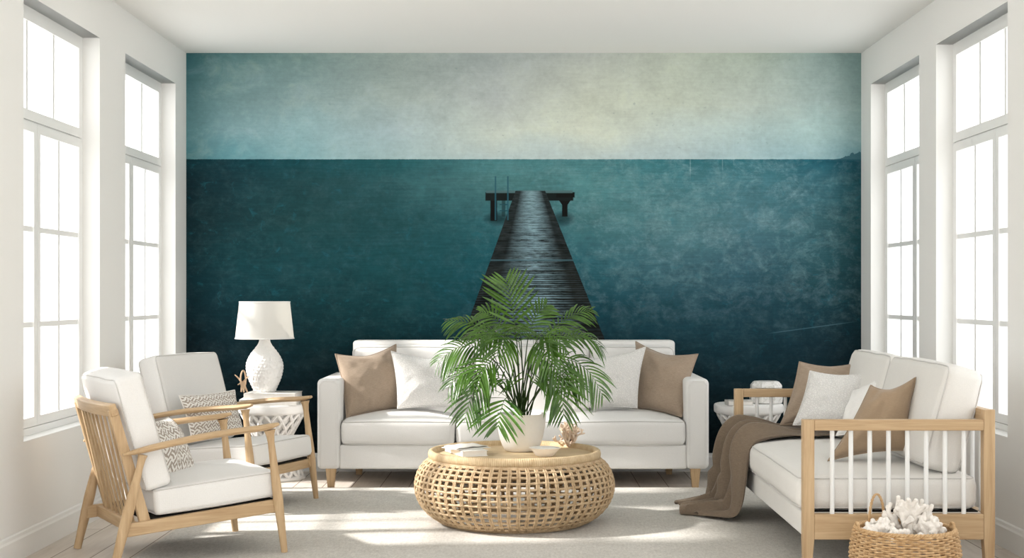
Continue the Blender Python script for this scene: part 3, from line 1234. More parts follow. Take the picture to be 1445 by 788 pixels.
book((TLX - .005, 8.43, .45), .335, .25, .036, R(3), 'thick white book at the bottom of the stack under the lamp', 'white books under the lamp')
book((TLX + .010, 8.44, .486), .305, .23, .034, R(-2), 'white book the lamp foot stands on', 'white books under the lamp')
LZ = .520
LX = (373.5 - VX) * 8.45 / F
lamp = thing('table_lamp', 'white table lamp with scaled plaster body and tapered linen shade', 'table lamp', (LX, 8.45, LZ))
prof = [(.0, 0), (.060, 0), (.064, .006), (.074, .03), (.092, .07), (.104, .11), (.109, .145), (.106, .175), (.095, .205), (.077, .235), (.056, .262), (.042, .282), (.034, .300), (.031, .318), (.031, .322), (.026, .325), (0, .325)]
pp = catmull([(a, 0, b) for a, b in prof[1:14]], 7)
lm_ = MB().lathe([(0, 0)] + [(q.x, q.z) for q in pp] + [(.026, .325), (0, .325)], 150)
for q in lm_.v:
    r_ = math.hypot(q.x, q.y)
    if r_ > .034 and .004 < q.z < .30:
        a = math.atan2(q.y, q.x)
        rowf = q.z / .0185
        row_ = math.floor(rowf)
        fr_ = rowf - row_
        u_ = (a / (2 * PI) * 30 + (row_ % 2) * .5) % 1.0
        du = (u_ - .5) * 2
        sc_ = max(0, 1 - du * du) ** .5 * (1 - abs(fr_ - .45) * 1.2)
        k_ = 1 + (.0052 * sc_ - .002) * min(1, (r_ - .034) / .02) / r_
        q.x *= k_
        q.y *= k_
obj('lamp_body', lm_, LAMPB, lamp, angle=70)
obj('lamp_stem', MB().lathe([(0, .32), (.008, .32), (.008, .36), (0, .36)], 16), BRASS, lamp)
sp = [(.173, .318), (.149, .538), (.146, .538), (.170, .318)]
shd = obj('lamp_shade', MB().lathe(sp, 72, close=True), SHADE, lamp, angle=50)
tr = MB()
tr.tube([(.1735 * math.cos(a * PI / 32), .1735 * math.sin(a * PI / 32), .320) for a in range(64)], .003, 6, closed=True)
tr.tube([(.1495 * math.cos(a * PI / 32), .1495 * math.sin(a * PI / 32), .537) for a in range(64)], .003, 6, closed=True)
for k in range(3):
    a = k * 2 * PI / 3 + .3
    tr.tube([(0, 0, .50), (.147 * math.cos(a), .147 * math.sin(a), .53)], .0015, 5)
tr.tube([(0, 0, .355), (0, 0, .51)], .003, 6)
obj('shade_trim', tr, WPLAIN, shd)

# driftwood star with a loop beside the lamp
SY = 8.33
sm = MB()


def Q(cx, cy, d=0):
    return P(310 + cx / 4.15, 410 + cy / 4.15, SY + d)


ctr = Q(134, 532)
zrest = .4865 + .034
foot1, foot2, foot3 = Q(126, 583), Q(163, 585, .01), Q(142, 584, .05)
dz = .521 - foot1.z
for tip, rad in ((Q(88, 482, -.01), .0055), (Q(172, 490, -.015), .0055), (Q(106, 541, -.03), .005), (foot1, .0075), (foot2, .0075), (foot3, .007)):
    mid = ctr.lerp(tip, .5) + Vector((0, 0, .004))
    sm.tube(catmull([ctr, mid, tip], 5), [rad * (1.15 - .5 * k / 10) for k in range(11)], 8)
lp = [Q(138 + 15 * math.cos(a * PI / 12), 508 + 50 * math.sin(a * PI / 12), .012 * math.cos(a * PI / 12)) for a in range(24)]
sm.tube(lp, .0052, 8, closed=True)
zmin = min(p.z for p in sm.v)
for p in sm.v:
    p.z += .5205 - zmin
so = obj('driftwood_star', sm, STARW, origin=(ctr.x, SY, .5205))
rm = so.modifiers.new('remesh', 'REMESH'); rm.mode = 'VOXEL'; rm.voxel_size = .0022; rm.use_smooth_shade = True
setprops(so, 'pale driftwood star ornament with a loop beside the table lamp', 'ornament')

# canister + flat book on the other table
can = thing('canister', 'white veined marble canister with a faceted lid, behind the daybed arm', 'canister', (P(1081, 0, 8.47).x, 8.47, .45))


def octo(prof, rot=R(22.5), sy=.85):
    m = MB()
    m.lathe(prof, 8)
    m.v = [Matrix.Rotation(rot, 4, 'Z') @ p for p in m.v]
    m.v = [Vector((p.x, p.y * sy, p.z)) for p in m.v]
    return m


o = obj('canister_body', octo([(.08, 0), (.098, .006), (.102, .03), (.100, .088), (.096, .094), (.0, .094)]), MARBLE, can, angle=20)
o = obj('lid', octo([(.094, .095), (.098, .099), (.096, .112), (.080, .130), (.072, .134), (0, .134)]), MARBLE, can, angle=20)
bk = book((P(1043, 0, 8.36).x, 8.365, .45), .150, .11, .028, R(4), 'small grey book lying beside the marble canister', None, COVERD)

# ================================================================== DAYBED
DZ1 = 5.50
DX0, DX1 = (1133.5 - VX) * DZ1 / F, (1404.6 - VX) * DZ1 / F
DY0, DY1 = DZ1, 7.33
day = thing('daybed_sofa', 'oak framed daybed sofa with white spindle sides and white cushions', 'sofa', ((DX0 + DX1) / 2, (DY0 + DY1) / 2, 0))
PW = .044
AH, BH = .6155, .655


def bevobj(name, m, mat, par, w=.003, **kw):
    o = obj(name, m, mat, par, world=True, smooth=False, **kw)
    b = o.modifiers.new('bevel', 'BEVEL')
    b.width = w
    b.segments = 2
    return o


for (ya, yb) in ((DY0, DY0 + PW), (DY1 - PW, DY1)):
    fz = RZ
    # front post, tapering into a foot
    for (xa, xb, top, side) in ((DX0, DX0 + PW, AH, 1), (DX1 - PW, DX1, BH, -1)):
        m = MB()
        tap = .012
        m.box(xa, xb, ya, yb, .15, top)
        if side > 0:
            b = [(xa + tap * .3, ya + .003, fz), (xb - tap, ya + .003, fz), (xb - tap, yb - .003, fz), (xa + tap * .3, yb - .003, fz)]
        else:
            b = [(xa + tap, ya + .003, fz if xa < 1.4 else 0), (xb - tap * .3, ya + .003, 0), (xb - tap * .3, yb - .003, 0), (xa + tap, yb - .003, 0)]
        m.hexa(b, [(xa, ya, .15), (xb, ya, .15), (xb, yb, .15), (xa, yb, .15)])
        bevobj('post', m, WZ, day, weld=True)
    bevobj('arm_rail', MB().box(DX0 + PW, DX1 - PW, ya, yb, AH - .042, AH), WX, day)
    bevobj('bottom_rail', MB().box(DX0 + PW, DX1 - PW, ya, yb, .150, .248), WX, day)
    ym = (ya + yb) / 2
    for i in range(8):
        x = (1175.9 + 26.64 * i - VX) * DZ1 / F
        obj('spindle', MB().tube([(x, ym, .246), (x, ym, .575)], .0092, 12), SPIN, day, world=True)
# long rails
bevobj('back_rail', MB().box(DX1 - PW, DX1 - .006, DY0 + PW, DY1 - PW, BH - .045, BH), WY, day)
bevobj('rear_rail', MB().box(DX1 - .035, DX1 - .006, DY0 + PW, DY1 - PW, .15, .248), WY, day)
n = 16
for i in range(n):
    y = DY0 + PW + (DY1 - DY0 - 2 * PW) * (i + .5) / n
    obj('spindle', MB().tube([(DX1 - .024, y, .246), (DX1 - .024, y, .612)], .0092, 10), SPIN, day, world=True)
obj('base', MB().rbox(((DX0 + DX1) / 2 - .012, (DY0 + DY1) / 2, .200), ((DX1 - DX0) / 2 - .022, (DY1 - DY0) / 2 - PW - .002, .05), .012, 3, 6), UPH2, day, world=True)
obj('seat_deck', MB().rbox(((DX0 + DX1) / 2, (DY0 + DY1) / 2, .2515), ((DX1 - DX0) / 2 - .05, (DY1 - DY0) / 2 - PW - .01, .003), .001, 1, 1), DARK, day, world=True)
cushion('seat_cushion', ((DX0 + DX1) / 2 - .030, (DY0 + DY1) / 2, .323), ((DX1 - DX0) / 2 - .018, (DY1 - DY0) / 2 - PW - .004, .067), .042, Matrix.Identity(4), UPH2, day, (.004, .002, .022), world=True)
# two loose back cushions
lean = Matrix.Rotation(R(15), 4, 'Y')
for (ya, yb) in ((5.60, 6.49), (6.50, 7.26)):
    cushion('back_cushion', (1.700, (ya + yb) / 2, .605), (.078, (yb - ya) / 2, .212), .042, lean, UPH2, day, (.022, .008, .008), world=True, mid=10)

G3 = 'throw pillows on the daybed'
pillow('throw_pillow', P(1128, 511, 7.22), P(1217, 511, 7.18), P(1216, 600, 7.06), P(1101, 600, 7.10), .13, TAUPE, 'taupe linen throw pillow leaning on the far arm of the daybed', G3, chop=.10)
pillow('throw_pillow', P(1143, 524, 6.98), P(1227, 527, 6.86), P(1222, 606, 6.76), P(1119, 600, 6.88), .14, PEB, 'white pebbled throw pillow on the daybed in front of the taupe one', G3, chop=.06)
pillow('throw_pillow', P(1204, 552, 6.74), P(1248, 530, 6.58), P(1258, 612, 6.50), P(1180, 615, 6.62), .12, WPLAIN, 'plain white throw pillow tucked behind the nearest tan pillow on the daybed', G3, chop=.03)
pl = pillow('throw_pillow', P(1229, 544, 6.02), P(1292, 533, 5.93), P(1285, 636, 5.88), P(1168, 651, 5.92), .19, TAUPE2, 'tan cotton throw pillow nearest the camera on the daybed', G3, chop=.14, pinch=.10)


# ------------------------------------------------------------------ throw blanket
def blanket():
    m = MB()
    # path in the x-z plane: along the seat, over the front edge, down to the rug, outwards
    path = [(1.52, .422), (1.42, .424), (1.30, .426), (1.20, .424), (1.14, .414), (1.092, .396), (1.066, .350), (1.056, .29), (1.050, .20), (1.042, .11), (1.020, .050), (.975, .030), (.91, .026), (.86, .024), (.81, .022)]
    pc = catmull([(a, 0, b) for a, b in path], 5)
    L = [0]
    for a, b in zip(pc[:-1], pc[1:]):
        L.append(L[-1] + (b - a).length)
    tot = L[-1]
    NS, NT_ = len(pc), 84
    drop0 = L[5 * 5]
    for i, p in enumerate(pc):
        T = (pc[min(i + 1, NS - 1)] - pc[max(i - 1, 0)]).normalized()
        Nn = Vector((-T.z, 0, T.x))
        if Nn.z < 0 and abs(T.x) > .7:
            Nn = -Nn
        if Nn.x > 0 and abs(T.z) > .7:
            Nn = -Nn
        s = L[i]
        k = s / tot
        floor_k = max(0, (p.x < .99 and p.z < .06) * (0.99 - p.x) / .22)
        for j in range(NT_ + 1):
            q = j / NT_                       # 0 = near the camera, 1 = far
            ya = 6.73 + .02 * math.sin(k * 9)
            yb = 7.28 - .03 * k
            if s < drop0:
                f = 1 - s / drop0
                ya += .05 * f
                yb -= .0
            # feet of the folds gather
            if floor_k > 0:
                ya += .22 * floor_k
                yb -= .06 * floor_k
            y = ya + (yb - ya) * q
            amp = .006 + .028 * min(1, max(0, (s - drop0 * .55) / .18))
            if floor_k > 0:
                amp *= (1 - .55 * min(1, floor_k))
            ph = 1.2 * math.sin(k * 5) + k * 2.2
            w = 1.1 - 2.1 * abs(math.sin(q * PI * 4.3 + ph * .5)) ** .8 + .5 * math.sin(q * 2 * PI * 6.7 + 1.3 + k * 3) + .2 * math.sin(q * 2 * PI * 12.4 + k * 5)
            d = amp * (w + 1.35) * (.25 + .75 * min(1, q / .08))
            pos = Vector((p.x, y, p.z)) + Nn * d
            pos.y += .010 * math.cos(q * 2 * PI * 4.3 + ph) * (s > drop0 * .6)
            if s < drop0 * .95:
                sl = (1 - s / drop0)
                pos.y += sl * .03 * math.sin(k * 30)
                pos.x += .05 * math.sin(q * 7) * sl
            # flared outer edge of the hanging part
            if p.z < .38 and p.x < 1.05:
                fl = min(1, (.38 - p.z) / .33)
                pos.x -= .055 * q * fl * (1 - floor_k)
            if floor_k > 0:
                pos.x += .05 * math.sin(q * 11 + 1) * floor_k
                pos.z = max(pos.z, RZ + .006)
            m.v.append(pos)
            m.uv[len(m.v) - 1] = (q, k)
    W = NT_ + 1
    for i in range(NS - 1):
        for j in range(NT_):
            m.f.append((i * W + j, i * W + j + 1, (i + 1) * W + j + 1, (i + 1) * W + j))
    o = obj('throw_blanket', m, THROW, origin=(1.2, 7.0, .42), angle=180)
    so_ = o.modifiers.new('thick', 'SOLIDIFY')
    so_.thickness = .007
    so_.offset = 0
    sb = o.modifiers.new('sub', 'SUBSURF')
    sb.levels = 1
    sb.render_levels = 1
    setprops(o, 'taupe knitted throw blanket draped over the daybed seat down to the rug', 'throw blanket')


blanket()

# ================================================================== RATTAN COFFEE TABLE
CX, CY = (726 - VX) * 6.79 / F, 6.79
ct = thing('coffee_table', 'round woven rattan coffee table with an open lattice body', 'coffee table', (CX, CY, RZ))
ptsP = [(.335, .006), (.368, .020), (.412, .050), (.446, .088), (.466, .128), (.4745, .168), (.472, .208), (.459, .248), (.437, .282), (.408, .305)]
prof3 = catmull([(r_, 0, z_) for r_, z_ in ptsP], 8)


def prof_at(k):
    f = k * (len(prof3) - 1)
    i = min(int(f), len(prof3) - 2)
    return prof3[i].lerp(prof3[i + 1], f - i)


lat = MB()
NV = 66
rj = random.Random(3)
for i in range(NV):
    a0 = 2 * PI * i / NV
    j1 = rj.uniform(-.003, .003)
    for s in (-1, 1):
        pts = []
        for k in range(41):
            p = prof_at(k / 40)
            wob = math.sin(k / 40 * 13 * 2 * PI + (i % 2) * PI) * .0022
            a = a0 + (s * .0046 + j1 * math.sin(k * .4)) / max(p.x, .3)
            r_ = p.x + wob
            pts.append((r_ * math.cos(a), r_ * math.sin(a), p.z))
        lat.tube(pts, .0052, 5)
NR = 14
for q in range(NR):
    k = .035 + .945 * q / (NR - 1)
    p = prof_at(k)
    ph = rj.uniform(0, 6)
    pts = []
    for i in range(NV * 3):
        a = 2 * PI * i / (NV * 3)
        dz_ = .0014 * math.sin(a * 7 + ph) + .0008 * math.sin(a * 19 + ph * 2)
        r_ = p.x + .0055 * math.cos(a * NV / 1 + q * PI) * .55 - .002
        pts.append((r_ * math.cos(a), r_ * math.sin(a), p.z + dz_))
    lat.tube(pts, .0062, 6, closed=True)
obj('woven_body', lat, RATTAN, ct)
rings = MB()
for (r_, z_, w) in ((.336, .010, .011), (.404, .304, .010)):
    rings.tube([(r_ * math.cos(a * PI / 48), r_ * math.sin(a * PI / 48), z_) for a in range(96)], w, 8, closed=True)
obj('hoop', rings, RATTAN, ct)
obj('tabletop', MB().lathe([(0, .312), (.395, .312), (.395, .326), (0, .326)], 96), TRAYDISC, ct, angle=40)
obj('tabletop_rim', MB().lathe([(.380, .313), (.405, .310), (.412, .316), (.414, .332), (.410, .345), (.402, .350), (.392, .348), (.385, .340), (.382, .328)], 128, close=True), TRAYRIM, ct, angle=60)
TZ = RZ + .326 + .0005


def on_table(px, py):
    Y = (CH - TZ) * F / (py - VY)
    return Vector(((px - VX) * Y / F, Y, TZ))


# books
A, B, C3 = on_table(656, 646.5), on_table(688, 644), on_table(628.5, 637.5)
ang = math.atan2((B - A).y, (B - A).x)
cen = (B + C3) / 2
b1 = book(cen, (B - A).length * 1.0, (C3 - A).length * .92, .028, math.atan2((C3 - A).y, (C3 - A).x) - PI / 2, 'thick white closed book lying on the coffee table', 'white books on the coffee table')
cx_, cy_, cz_ = cen.x, cen.y, TZ + .0285
t2 = thing('booklet', 'thin cream booklet with curling pages on top of the white book', 'booklet', (cx_, cy_, cz_), ang, 'white books on the coffee table')
bm_ = MB()
N1, N2 = 16, 10
for lay in range(2):
    o0 = len(bm_.v)
    for i in range(N1 + 1):
        for j in range(N2 + 1):
            u, v = i / N1 - .5, j / N2 - .5
            z_ = .0028 + .0055 * lay * (1 - (2 * u) ** 4) + .003 * lay * math.sin(u * 7 + v * 3) ** 2 + .002 * lay
            bm_.v.append(Vector((u * .190 + v * .012, v * .135 + .01 * math.sin(u * 3), z_)))
    for i in range(N1):
        for j in range(N2):
            a = o0 + i * (N2 + 1) + j
            bm_.f.append((a, a + 1, a + N2 + 2, a + N2 + 1))
o = obj('page_block', bm_, PAPER, t2, angle=180)
so_ = o.modifiers.new('thick', 'SOLIDIFY'); so_.thickness = .003; so_.offset = 0
obj('cover', MB().rbox((0, 0, .001), (.097, .070, .001), .0005, 1, 1), COVER, t2)

# bowl
bp = on_table(769, 644)
bowl = MB().lathe([(0, .0), (.036, .0), (.044, .004), (.056, .022), (.069, .037), (.0725, .040), (.069, .041), (.052, .024), (.036, .010), (0, .009)], 48)
for p in bowl.v:
    a = math.atan2(p.y, p.x)
    r_ = math.hypot(p.x, p.y)
    k = 1 + .045 * math.cos(4 * a + .5) * min(1, p.z / .03)
    p.x *= k
    p.y *= k
bowl.xf(Matrix.Translation((bp.x, bp.y, TZ)))
bo = obj('bowl', bowl, CERAM, origin=(bp.x, bp.y, TZ), angle=70)
setprops(bo, 'small cream ceramic bowl beside the pot on the coffee table', 'bowl')


# ------------------------------------------------------------------ coral
def coral(name, base, size, seed, mat, label, group=None, spread=1.0, depth=4, rad=.011, voxel=.0032, lean=(0, 0), cat='coral', knob=1.0, width=None, nb=5):
    rn = random.Random(seed)
    balls = []

    def grow(p, d, L, r, lev):
        n_ = max(3, int(L / (r * .55)))
        q = p.copy()
        for k in range(n_):
            d2 = (d + Vector((rn.uniform(-1, 1), rn.uniform(-1, 1), rn.uniform(-.4, .7))) * .18).normalized()
            d = d2
            q = q + d * (L / n_)
            balls.append((q.copy(), r * (1 + rn.uniform(-.1, .16) * knob)))
        if lev == 0:
            balls.append((q + d * r * .4, r * 1.16))
            return
        for c in range(rn.choice((2, 2, 3))):
            a = Vector((rn.uniform(-1, 1), rn.uniform(-1, 1), rn.uniform(-.35, .8)))
            nd = (d * .75 + a.normalized() * .85 * spread).normalized()
            grow(q, nd, L * rn.uniform(.72, .95), r * .87, lev - 1)
    for c in range(nb):
        a = 2 * PI * c / nb + rn.uniform(-.3, .3)
        d = Vector((math.cos(a) * .9 * spread + lean[0], math.sin(a) * .9 * spread + lean[1], rn.uniform(.45, 1.0))).normalized()
        grow(Vector((0, 0, rad * .6)), d, size * .30, rad, depth - 1)
    # scale to the wanted size, rest on the ground
    mx = max(max(abs(b.x), abs(b.y)) + r for b, r in balls)
    mz = max(b.z + r for b, r in balls)
    kz = size / mz
    kx = (width or size) / 2 / mx
    k = (kz + kx) / 2
    m = MB()
    ico = bmesh.new()
    bmesh.ops.create_icosphere(ico, subdivisions=1, radius=1)
    iv = [v_.co.copy() for v_ in ico.verts]
    fi = [tuple(v_.index for v_ in f.verts) for f in ico.faces]
    ico.free()
    for b, r in balls:
        c = Vector((b.x * kx, b.y * kx, b.z * kz))
        r2 = r
        if c.z - r2 < 0:
            c.z = r2 * .98
        m.add([c + v_ * r2 for v_ in iv], fi)
    zm = min(p.z for p in m.v)
    m.xf(Matrix.Translation(Vector(base) - Vector((0, 0, zm))))
    o = obj(name, m, mat, origin=tuple(base), angle=180)
    r_ = o.modifiers.new('remesh', 'REMESH')
    r_.mode = 'VOXEL'
    r_.voxel_size = voxel
    r_.use_smooth_shade = True
    setprops(o, label, cat, group)
    return o


cp = on_table(803, 632)
coral('coral', (cp.x, cp.y, TZ), .136, 14, CORAL_T, 'branching beige coral standing on the coffee table', None, 1.05, 4, .0060, .0022, width=.165, nb=9, knob=2)

# ================================================================== POTTED PALM
PY = 6.92
PXc = (735.5 - VX) * PY / F
palm = thing('potted_palm', 'leafy green palm in a white round pot on the rattan table', 'potted plant', (PXc, PY, TZ))
pot = [(0, 0), (.070, 0), (.080, .004), (.094, .030), (.107, .070), (.116, .115), (.121, .160), (.1225, .182), (.1195, .184), (.116, .181), (.112, .150), (.0, .150)]
obj('pot', MB().lathe(pot, 72), CERAM, palm, angle=60)
so_m = MB().lathe([(0, .158), (.06, .160), (.112, .156)], 32)
for p in so_m.v:
    p.z += mnoise.noise(p * 60) * .006
obj('soil', so_m, SOIL, palm)

rp = random.Random(11)


def frond(pts, f0, L, Nrm, cnt=20, droop=.35, fwd=.75, wid=.0072):
    cnt = int(cnt * .72)
    L *= 1.24
    wid *= .80
    """pts: (px, py, depth offset)"""
    W3 = [P(a, b, PY + d) for a, b, d in pts]
    W3[0] = Vector((PXc + (W3[1].x - PXc) * .16 + rp.uniform(-.02, .02), PY + rp.uniform(-.03, .03), TZ + .150))
    c = catmull(W3, 10)
    m = MB()
    n_ = len(c)
    s0 = int(n_ * f0)
    rr = [.0042 * (1 - .75 * i / n_) for i in range(n_)]
    m.tube(c[s0:], [r * .62 for r in rr[s0:]], 5)
    Nn = Vector(Nrm).normalized()

    def at(k):
        f = s0 + k * (n_ - 1 - s0)
        i = min(int(f), n_ - 2)
        return c[i].lerp(c[i + 1], f - i), (c[min(i + 2, n_ - 1)] - c[max(i - 1, 0)]).normalized()
    for i in range(cnt):
        for s in (-1, 1):
            k = (i + (.25 if s > 0 else 0)) / cnt
            p, T = at(min(k, 1))
            S = T.cross(Nn)
            if S.length < .15:
                S = T.cross(Vector((0, -1, .3)))
            S.normalize()
            U = S.cross(T).normalized()
            env = (.45 + .55 * math.sin(PI * min(1, (k * .86 + .16))) ** .8) * (1 - .45 * k ** 3)
            l = L * env * rp.uniform(.86, 1.1)
            fw = fwd * (.75 + .9 * k) + rp.uniform(-.08, .08)
            d0 = (S * s + T * fw + U * rp.uniform(.02, .22)).normalized()
            o0 = len(m.v)
            ng = 6
            g = droop * rp.uniform(.7, 1.3)
            tw = rp.uniform(-.4, .4)
            prevp = None
            for q in range(ng + 1):
                t_ = q / ng
                pos = p + (d0 * t_ + Vector((0, 0, -1)) * g * t_ * t_) * l
                dd = (d0 + Vector((0, 0, -2)) * g * t_).normalized()
                w_ = wid * (math.sin(PI * min(1, t_ * .86 + .10)) ** .75) * (1 if q < ng else .05) * (.65 + .5 * env)
                side = dd.cross(U)
                if side.length < .05:
                    side = dd.cross(S)
                side.normalize()
                up_ = side.cross(dd).normalized()
                side = (side * math.cos(tw) + up_ * math.sin(tw)).normalized()
                up_ = side.cross(dd).normalized()
                m.v += [pos - side * w_ + up_ * w_ * .35, pos, pos + side * w_ + up_ * w_ * .35]
            for q in range(ng):
                a = o0 + q * 3
                m.f += [(a, a + 1, a + 4, a + 3), (a + 1, a + 2, a + 5, a + 4)]
    fo = obj('frond', m, LEAF, palm, world=True, angle=180)
    sm_ = MB().tube(c[:s0 + 1], rr[:s0 + 1], 6)
    obj('stem', sm_, STEM, fo, world=True)


UP, CAM = (0, -.25, 1), (0, -1, .15)
FR = [
    # tall one, facing the room
    ([(735, 588, 0), (732, 520, .0), (727, 462, -.03), (721, 424, -.04), (713, 392, -.05)], .52, .155, CAM, 15, .05, .95, .0085),
    # upper arching
    ([(733, 588, 0), (716, 520, -.02), (697, 476, -.03), (662, 456, -.02), (630, 452, .0)], .48, .125, (.2, -.6, 1), 20, .45, .7, .0068),
    ([(740, 588, 0), (752, 520, .0), (775, 472, .02), (806, 446, .04), (836, 437, .05)], .50, .12, (-.2, -.6, 1), 20, .40, .75, .0068),
    ([(741, 588, 0), (757, 520, -.03), (788, 482, -.05), (824, 474, -.05), (850, 492, -.03)], .48, .125, (-.1, -.5, 1), 20, .5, .7, .0068),
    ([(742, 588, 0), (764, 532, -.06), (796, 508, -.10), (830, 524, -.13), (852, 562, -.13)], .45, .135, (.1, -.7, 1), 20, .5, .7, .007),
    ([(742, 588, 0), (757, 558, -.12), (775, 540, -.20), (792, 556, -.27), (795, 592, -.30)], .40, .14, (.4, -1, .3), 17, .35, .8, .0078),
    ([(732, 588, 0), (712, 530, -.04), (680, 494, -.07), (648, 490, -.09), (616, 512, -.08)], .48, .135, (.1, -.7, 1), 20, .5, .65, .007),
    ([(731, 588, 0), (710, 548, -.07), (684, 524, -.13), (655, 524, -.17), (632, 548, -.18)], .46, .125, (-.2, -.7, 1), 19, .5, .7, .007),
    ([(730, 588, 0), (712, 552, -.08), (690, 538, -.16), (667, 556, -.22), (655, 596, -.24)], .42, .135, (-.4, -1, .4), 19, .4, .75, .007),
    ([(731, 588, 0), (722, 566, -.14), (713, 563, -.22), (706, 584, -.29), (702, 606, -.31)], .40, .150, (-.2, -1, .3), 13, .20, .75, .009),
    # inner crown
    ([(735, 588, 0), (726, 520, -.05), (712, 482, -.12), (692, 470, -.18), (668, 486, -.22)], .50, .125, (0, -.8, 1), 19, .45, .7, .007),
    ([(738, 588, 0), (746, 520, -.05), (756, 484, -.12), (776, 474, -.18), (800, 492, -.22)], .50, .125, (0, -.8, 1), 19, .45, .7, .007),
    ([(736, 588, 0), (740, 520, .02), (746, 474, .02), (757, 446, .02), (773, 430, .03)], .55, .11, (-.3, -1, .5), 15, .25, .8, .0068),
    ([(734, 588, 0), (724, 515, .0), (712, 470, .0), (695, 446, .0), (676, 440, .02)], .55, .105, (.3, -1, .6), 15, .35, .8, .0066),
    ([(737, 588, 0), (744, 535, -.08), (760, 506, -.16), (784, 516, -.22), (806, 552, -.24)], .45, .13, (.2, -1, .6), 18, .45, .7, .007),
    ([(733, 588, 0), (722, 540, -.08), (702, 512, -.16), (682, 520, -.22), (668, 556, -.25)], .45, .13, (-.2, -1, .6), 18, .45, .7, .007),
    ([(736, 588, 0), (731, 520, -.08), (723, 484, -.16), (712, 480, -.24), (700, 506, -.30)], .50, .12, (-.1, -1, .6), 17, .4, .7, .007),
    ([(738, 588, 0), (744, 520, -.08), (753, 488, -.16), (766, 490, -.24), (780, 522, -.29)], .50, .12, (.1, -1, .6), 17, .4, .7, .007),
    ([(736, 588, 0), (737, 520, -.03), (735, 478, -.10), (731, 462, -.18), (727, 468, -.28)], .55, .115, (0, -.6, 1), 16, .4, .7, .0068),
    # behind
    ([(737, 588, 0), (748, 520, .08), (765, 478, .18), (790, 462, .27), (812, 474, .33)], .50, .12, (0, .1, 1), 17, .45, .7, .0068),
    ([(734, 588, 0), (722, 520, .08), (704, 480, .18), (682, 466, .27), (658, 478, .33)], .50, .12, (0, .1, 1), 17, .45, .7, .0068),
    ([(736, 588, 0), (738, 530, .10), (733, 486, .20), (728, 462, .28), (724, 462, .36)], .52, .12, (0, .1, 1), 15, .4, .7, .0068),
    ([(740, 588, 0), (757, 555, -.02), (776, 532, -.03), (800, 532, -.04), (826, 552, -.05)], .42, .115, (0, -.7, 1), 17, .5, .7, .0066),
    ([(732, 588, 0), (722, 560, -.02), (705, 534, -.03), (682, 528, -.04), (658, 532, -.05)], .45, .10, (0, -.7, 1), 15, .5, .7, .0064),
    ([(736, 588, 0), (745, 560, -.06), (752, 540, -.10), (762, 532, -.13), (774, 540, -.15)], .50, .09, (0, -.9, .6), 13, .35, .7, .0062),
    ([(733, 588, 0), (727, 565, -.06), (724, 545, -.10), (718, 535, -.14), (710, 542, -.18)], .50, .085, (0, -.9, .6), 12, .35, .7, .0062),
]
for a in FR:
    frond(*a)

# ================================================================== BASKET WITH CORAL
BY = 5.235
BX = (1277 - VX) * BY / F
BZ = .232
bask = thing('wicker_basket', 'round wicker basket with looped handles in front of the daybed', 'basket', (BX, BY, RZ))


def br(z):
    k = z / BZ
    return .172 + .026 * math.sin(PI * (k * .80 + .08)) - .004 * k


wv = MB()
NSK = 46
rows = 27
for q in range(rows):
    z = .008 + (BZ - .022) * q / (rows - 1)
    pts = []
    for i in range(NSK * 4):
        a = 2 * PI * i / (NSK * 4)
        r_ = br(z) + .0052 * math.cos(a * NSK / 2 * 2 / 2 + q * PI)
        pts.append((r_ * math.cos(a), r_ * math.sin(a), z + .0012 * math.sin(a * 5 + q)))
    wv.tube(pts, .0043, 5, closed=True)
for i in range(NSK):
    a = 2 * PI * (i + .5) / NSK
    wv.tube([(br(BZ * k / 10) * math.cos(a), br(BZ * k / 10) * math.sin(a), .004 + (BZ - .012) * k / 10) for k in range(11)], .0035, 5)
obj('woven_side', wv, RATTAN_B, bask)
obj('basket_bottom', MB().lathe([(0, .002), (.168, .002), (.170, .010), (0, .010)], 48), RATTAN_B, bask)
rim = MB()
for s in (0, PI):
    pts = []
    for i in range(240):
        a = 2 * PI * i / 240
        r_ = br(BZ) + .004 * math.cos(a * 40 + s)
        pts.append((r_ * math.cos(a), r_ * math.sin(a), BZ - .006 + .004 * math.sin(a * 40 + s)))
    rim.tube(pts, .0055, 6, closed=True)
obj('rim', rim, RATTAN_B, bask)


def handle(px, ptop, w, h, y):
    c = P(px, 738, y)
    m = MB()
    for s in (0, PI):
        pts = []
        for i in range(41):
            a = PI * i / 40 * 1.16 - .08 * PI
            k = i / 40
            pts.append(Vector((c.x - w * math.cos(a) + .003 * math.cos(k * 60 + s), y + .003 * math.sin(k * 60 + s), RZ + BZ - .012 + h * math.sin(a))))
        m.tube(pts, .0036, 6)
    obj('handle', m, RATTAN_B, bask, world=True)


def handle3(cx, cy, cz, w, h, rz):
    "loop handle standing across the rim at a spot on the rim"
    m = MB()
    for s in (0, PI):
        pts = []
        for i in range(41):
            a = PI * i / 40 * 1.16 - .08 * PI
            k = i / 40
            lx = -w * math.cos(a) + .003 * math.cos(k * 60 + s)
            pts.append(Vector((cx + lx * math.cos(rz) + .003 * math.sin(k * 60 + s) * math.sin(rz), cy + lx * math.sin(rz), cz + h * math.sin(a))))
        m.tube(pts, .0036, 6)
    obj('handle', m, RATTAN_B, bask, world=True)


rb = br(BZ)
handle3(BX - .064, BY + math.sqrt(rb * rb - .064 ** 2) - .004, RZ + BZ - .006, .031, .104, R(16))
handle3(BX + .090, BY + math.sqrt(rb * rb - .09 ** 2) - .004, RZ + BZ - .006, .028, .050, R(-28))
handle3(BX - rb + .002, BY, RZ + BZ - .006, .026, .022, R(90))
handle3(BX + rb - .002, BY, RZ + BZ - .006, .026, .022, R(90))
# filling corals, piled up to the rim
GC = 'white corals in the basket'
CZ = RZ + .135


def bc(px, y, z):
    return ((px - VX) * y / F, y, z)


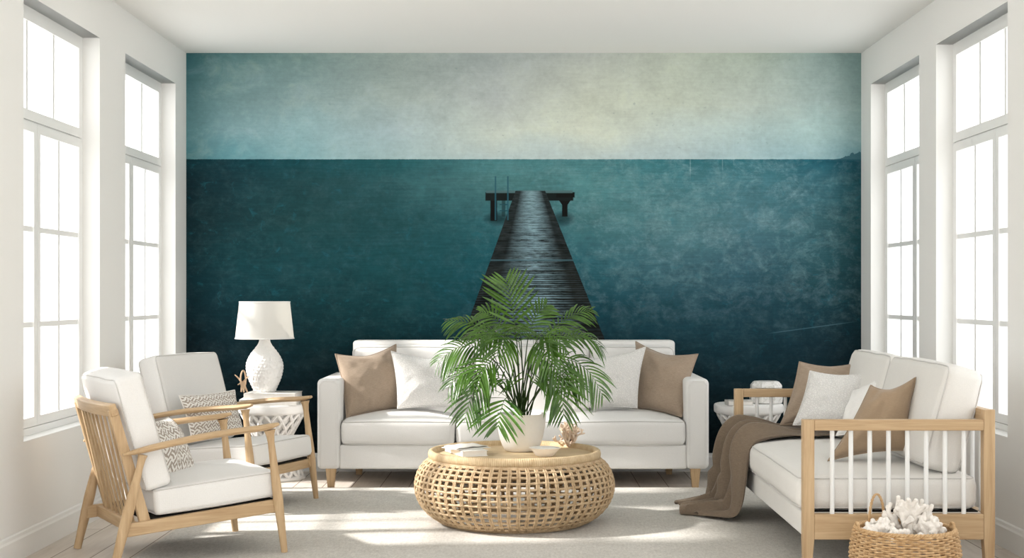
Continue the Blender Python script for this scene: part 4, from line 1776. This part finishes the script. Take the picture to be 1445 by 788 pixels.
coral('coral', bc(1239, 5.20, CZ - .005), .150, 21, CORAL_W, 'white knobbly coral at the basket side under the tall handle', GC, 1.0, 4, .0140, .0034, width=.140, nb=7)
coral('coral', bc(1254, 5.29, CZ + .0), .150, 22, CORAL_W, 'upright white coral inside the tall basket handle', GC, .8, 4, .0110, .0034, width=.085, nb=5)
coral('coral', bc(1286, 5.26, CZ + .03), .180, 23, CORAL_W, 'tallest white coral piled in the middle of the basket', GC, 1.0, 4, .0130, .0034, width=.185, nb=7)
coral('coral', bc(1311, 5.22, CZ + .01), .135, 24, CORAL_W, 'white coral leaning towards the small basket handle', GC, .9, 4, .0130, .0034, width=.135, nb=6)
coral('coral', bc(1266, 5.12, CZ + .0), .118, 25, CORAL_W, 'small forked white coral at the front rim of the basket', GC, 1.0, 3, .0145, .0034, width=.110)
coral('coral', bc(1297, 5.12, CZ - .01), .108, 26, CORAL_W, 'low rounded white coral lying against the front rim of the basket', GC, .9, 3, .0155, .0034, width=.100)

# ================================================================== LIGHT
w = bpy.data.worlds.new('sky')
scn.world = w
w.use_nodes = True
nt = w.node_tree
bg = nt.nodes['Background']
tc = nt.nodes.new('ShaderNodeTexCoord')
sp_ = nt.nodes.new('ShaderNodeSeparateXYZ')
nt.links.new(tc.outputs['Generated'], sp_.inputs[0])
rp_ = nt.nodes.new('ShaderNodeValToRGB')
mr = nt.nodes.new('ShaderNodeMapRange')
mr.inputs[1].default_value = -.3
mr.inputs[2].default_value = .3
nt.links.new(sp_.outputs[2], mr.inputs[0])
nt.links.new(mr.outputs[0], rp_.inputs[0])
rp_.color_ramp.elements[0].color = (.97, .99, .98, 1)
rp_.color_ramp.elements[1].color = (.98, .99, 1, 1)
nt.links.new(rp_.outputs[0], bg.inputs[0])
bg.inputs[1].default_value = WORLD = 1.25

sd = bpy.data.lights.new('sun', 'SUN')
sd.energy = 3.3
sd.angle = R(3.2)
sd.color = (1, .965, .92)
so2 = bpy.data.objects.new('sun', sd)
COL.objects.link(so2)
d = Vector((1, .10, -.74))
so2.rotation_euler = d.to_track_quat('-Z', 'Y').to_euler()
so2.location = (-4, 6, 4)
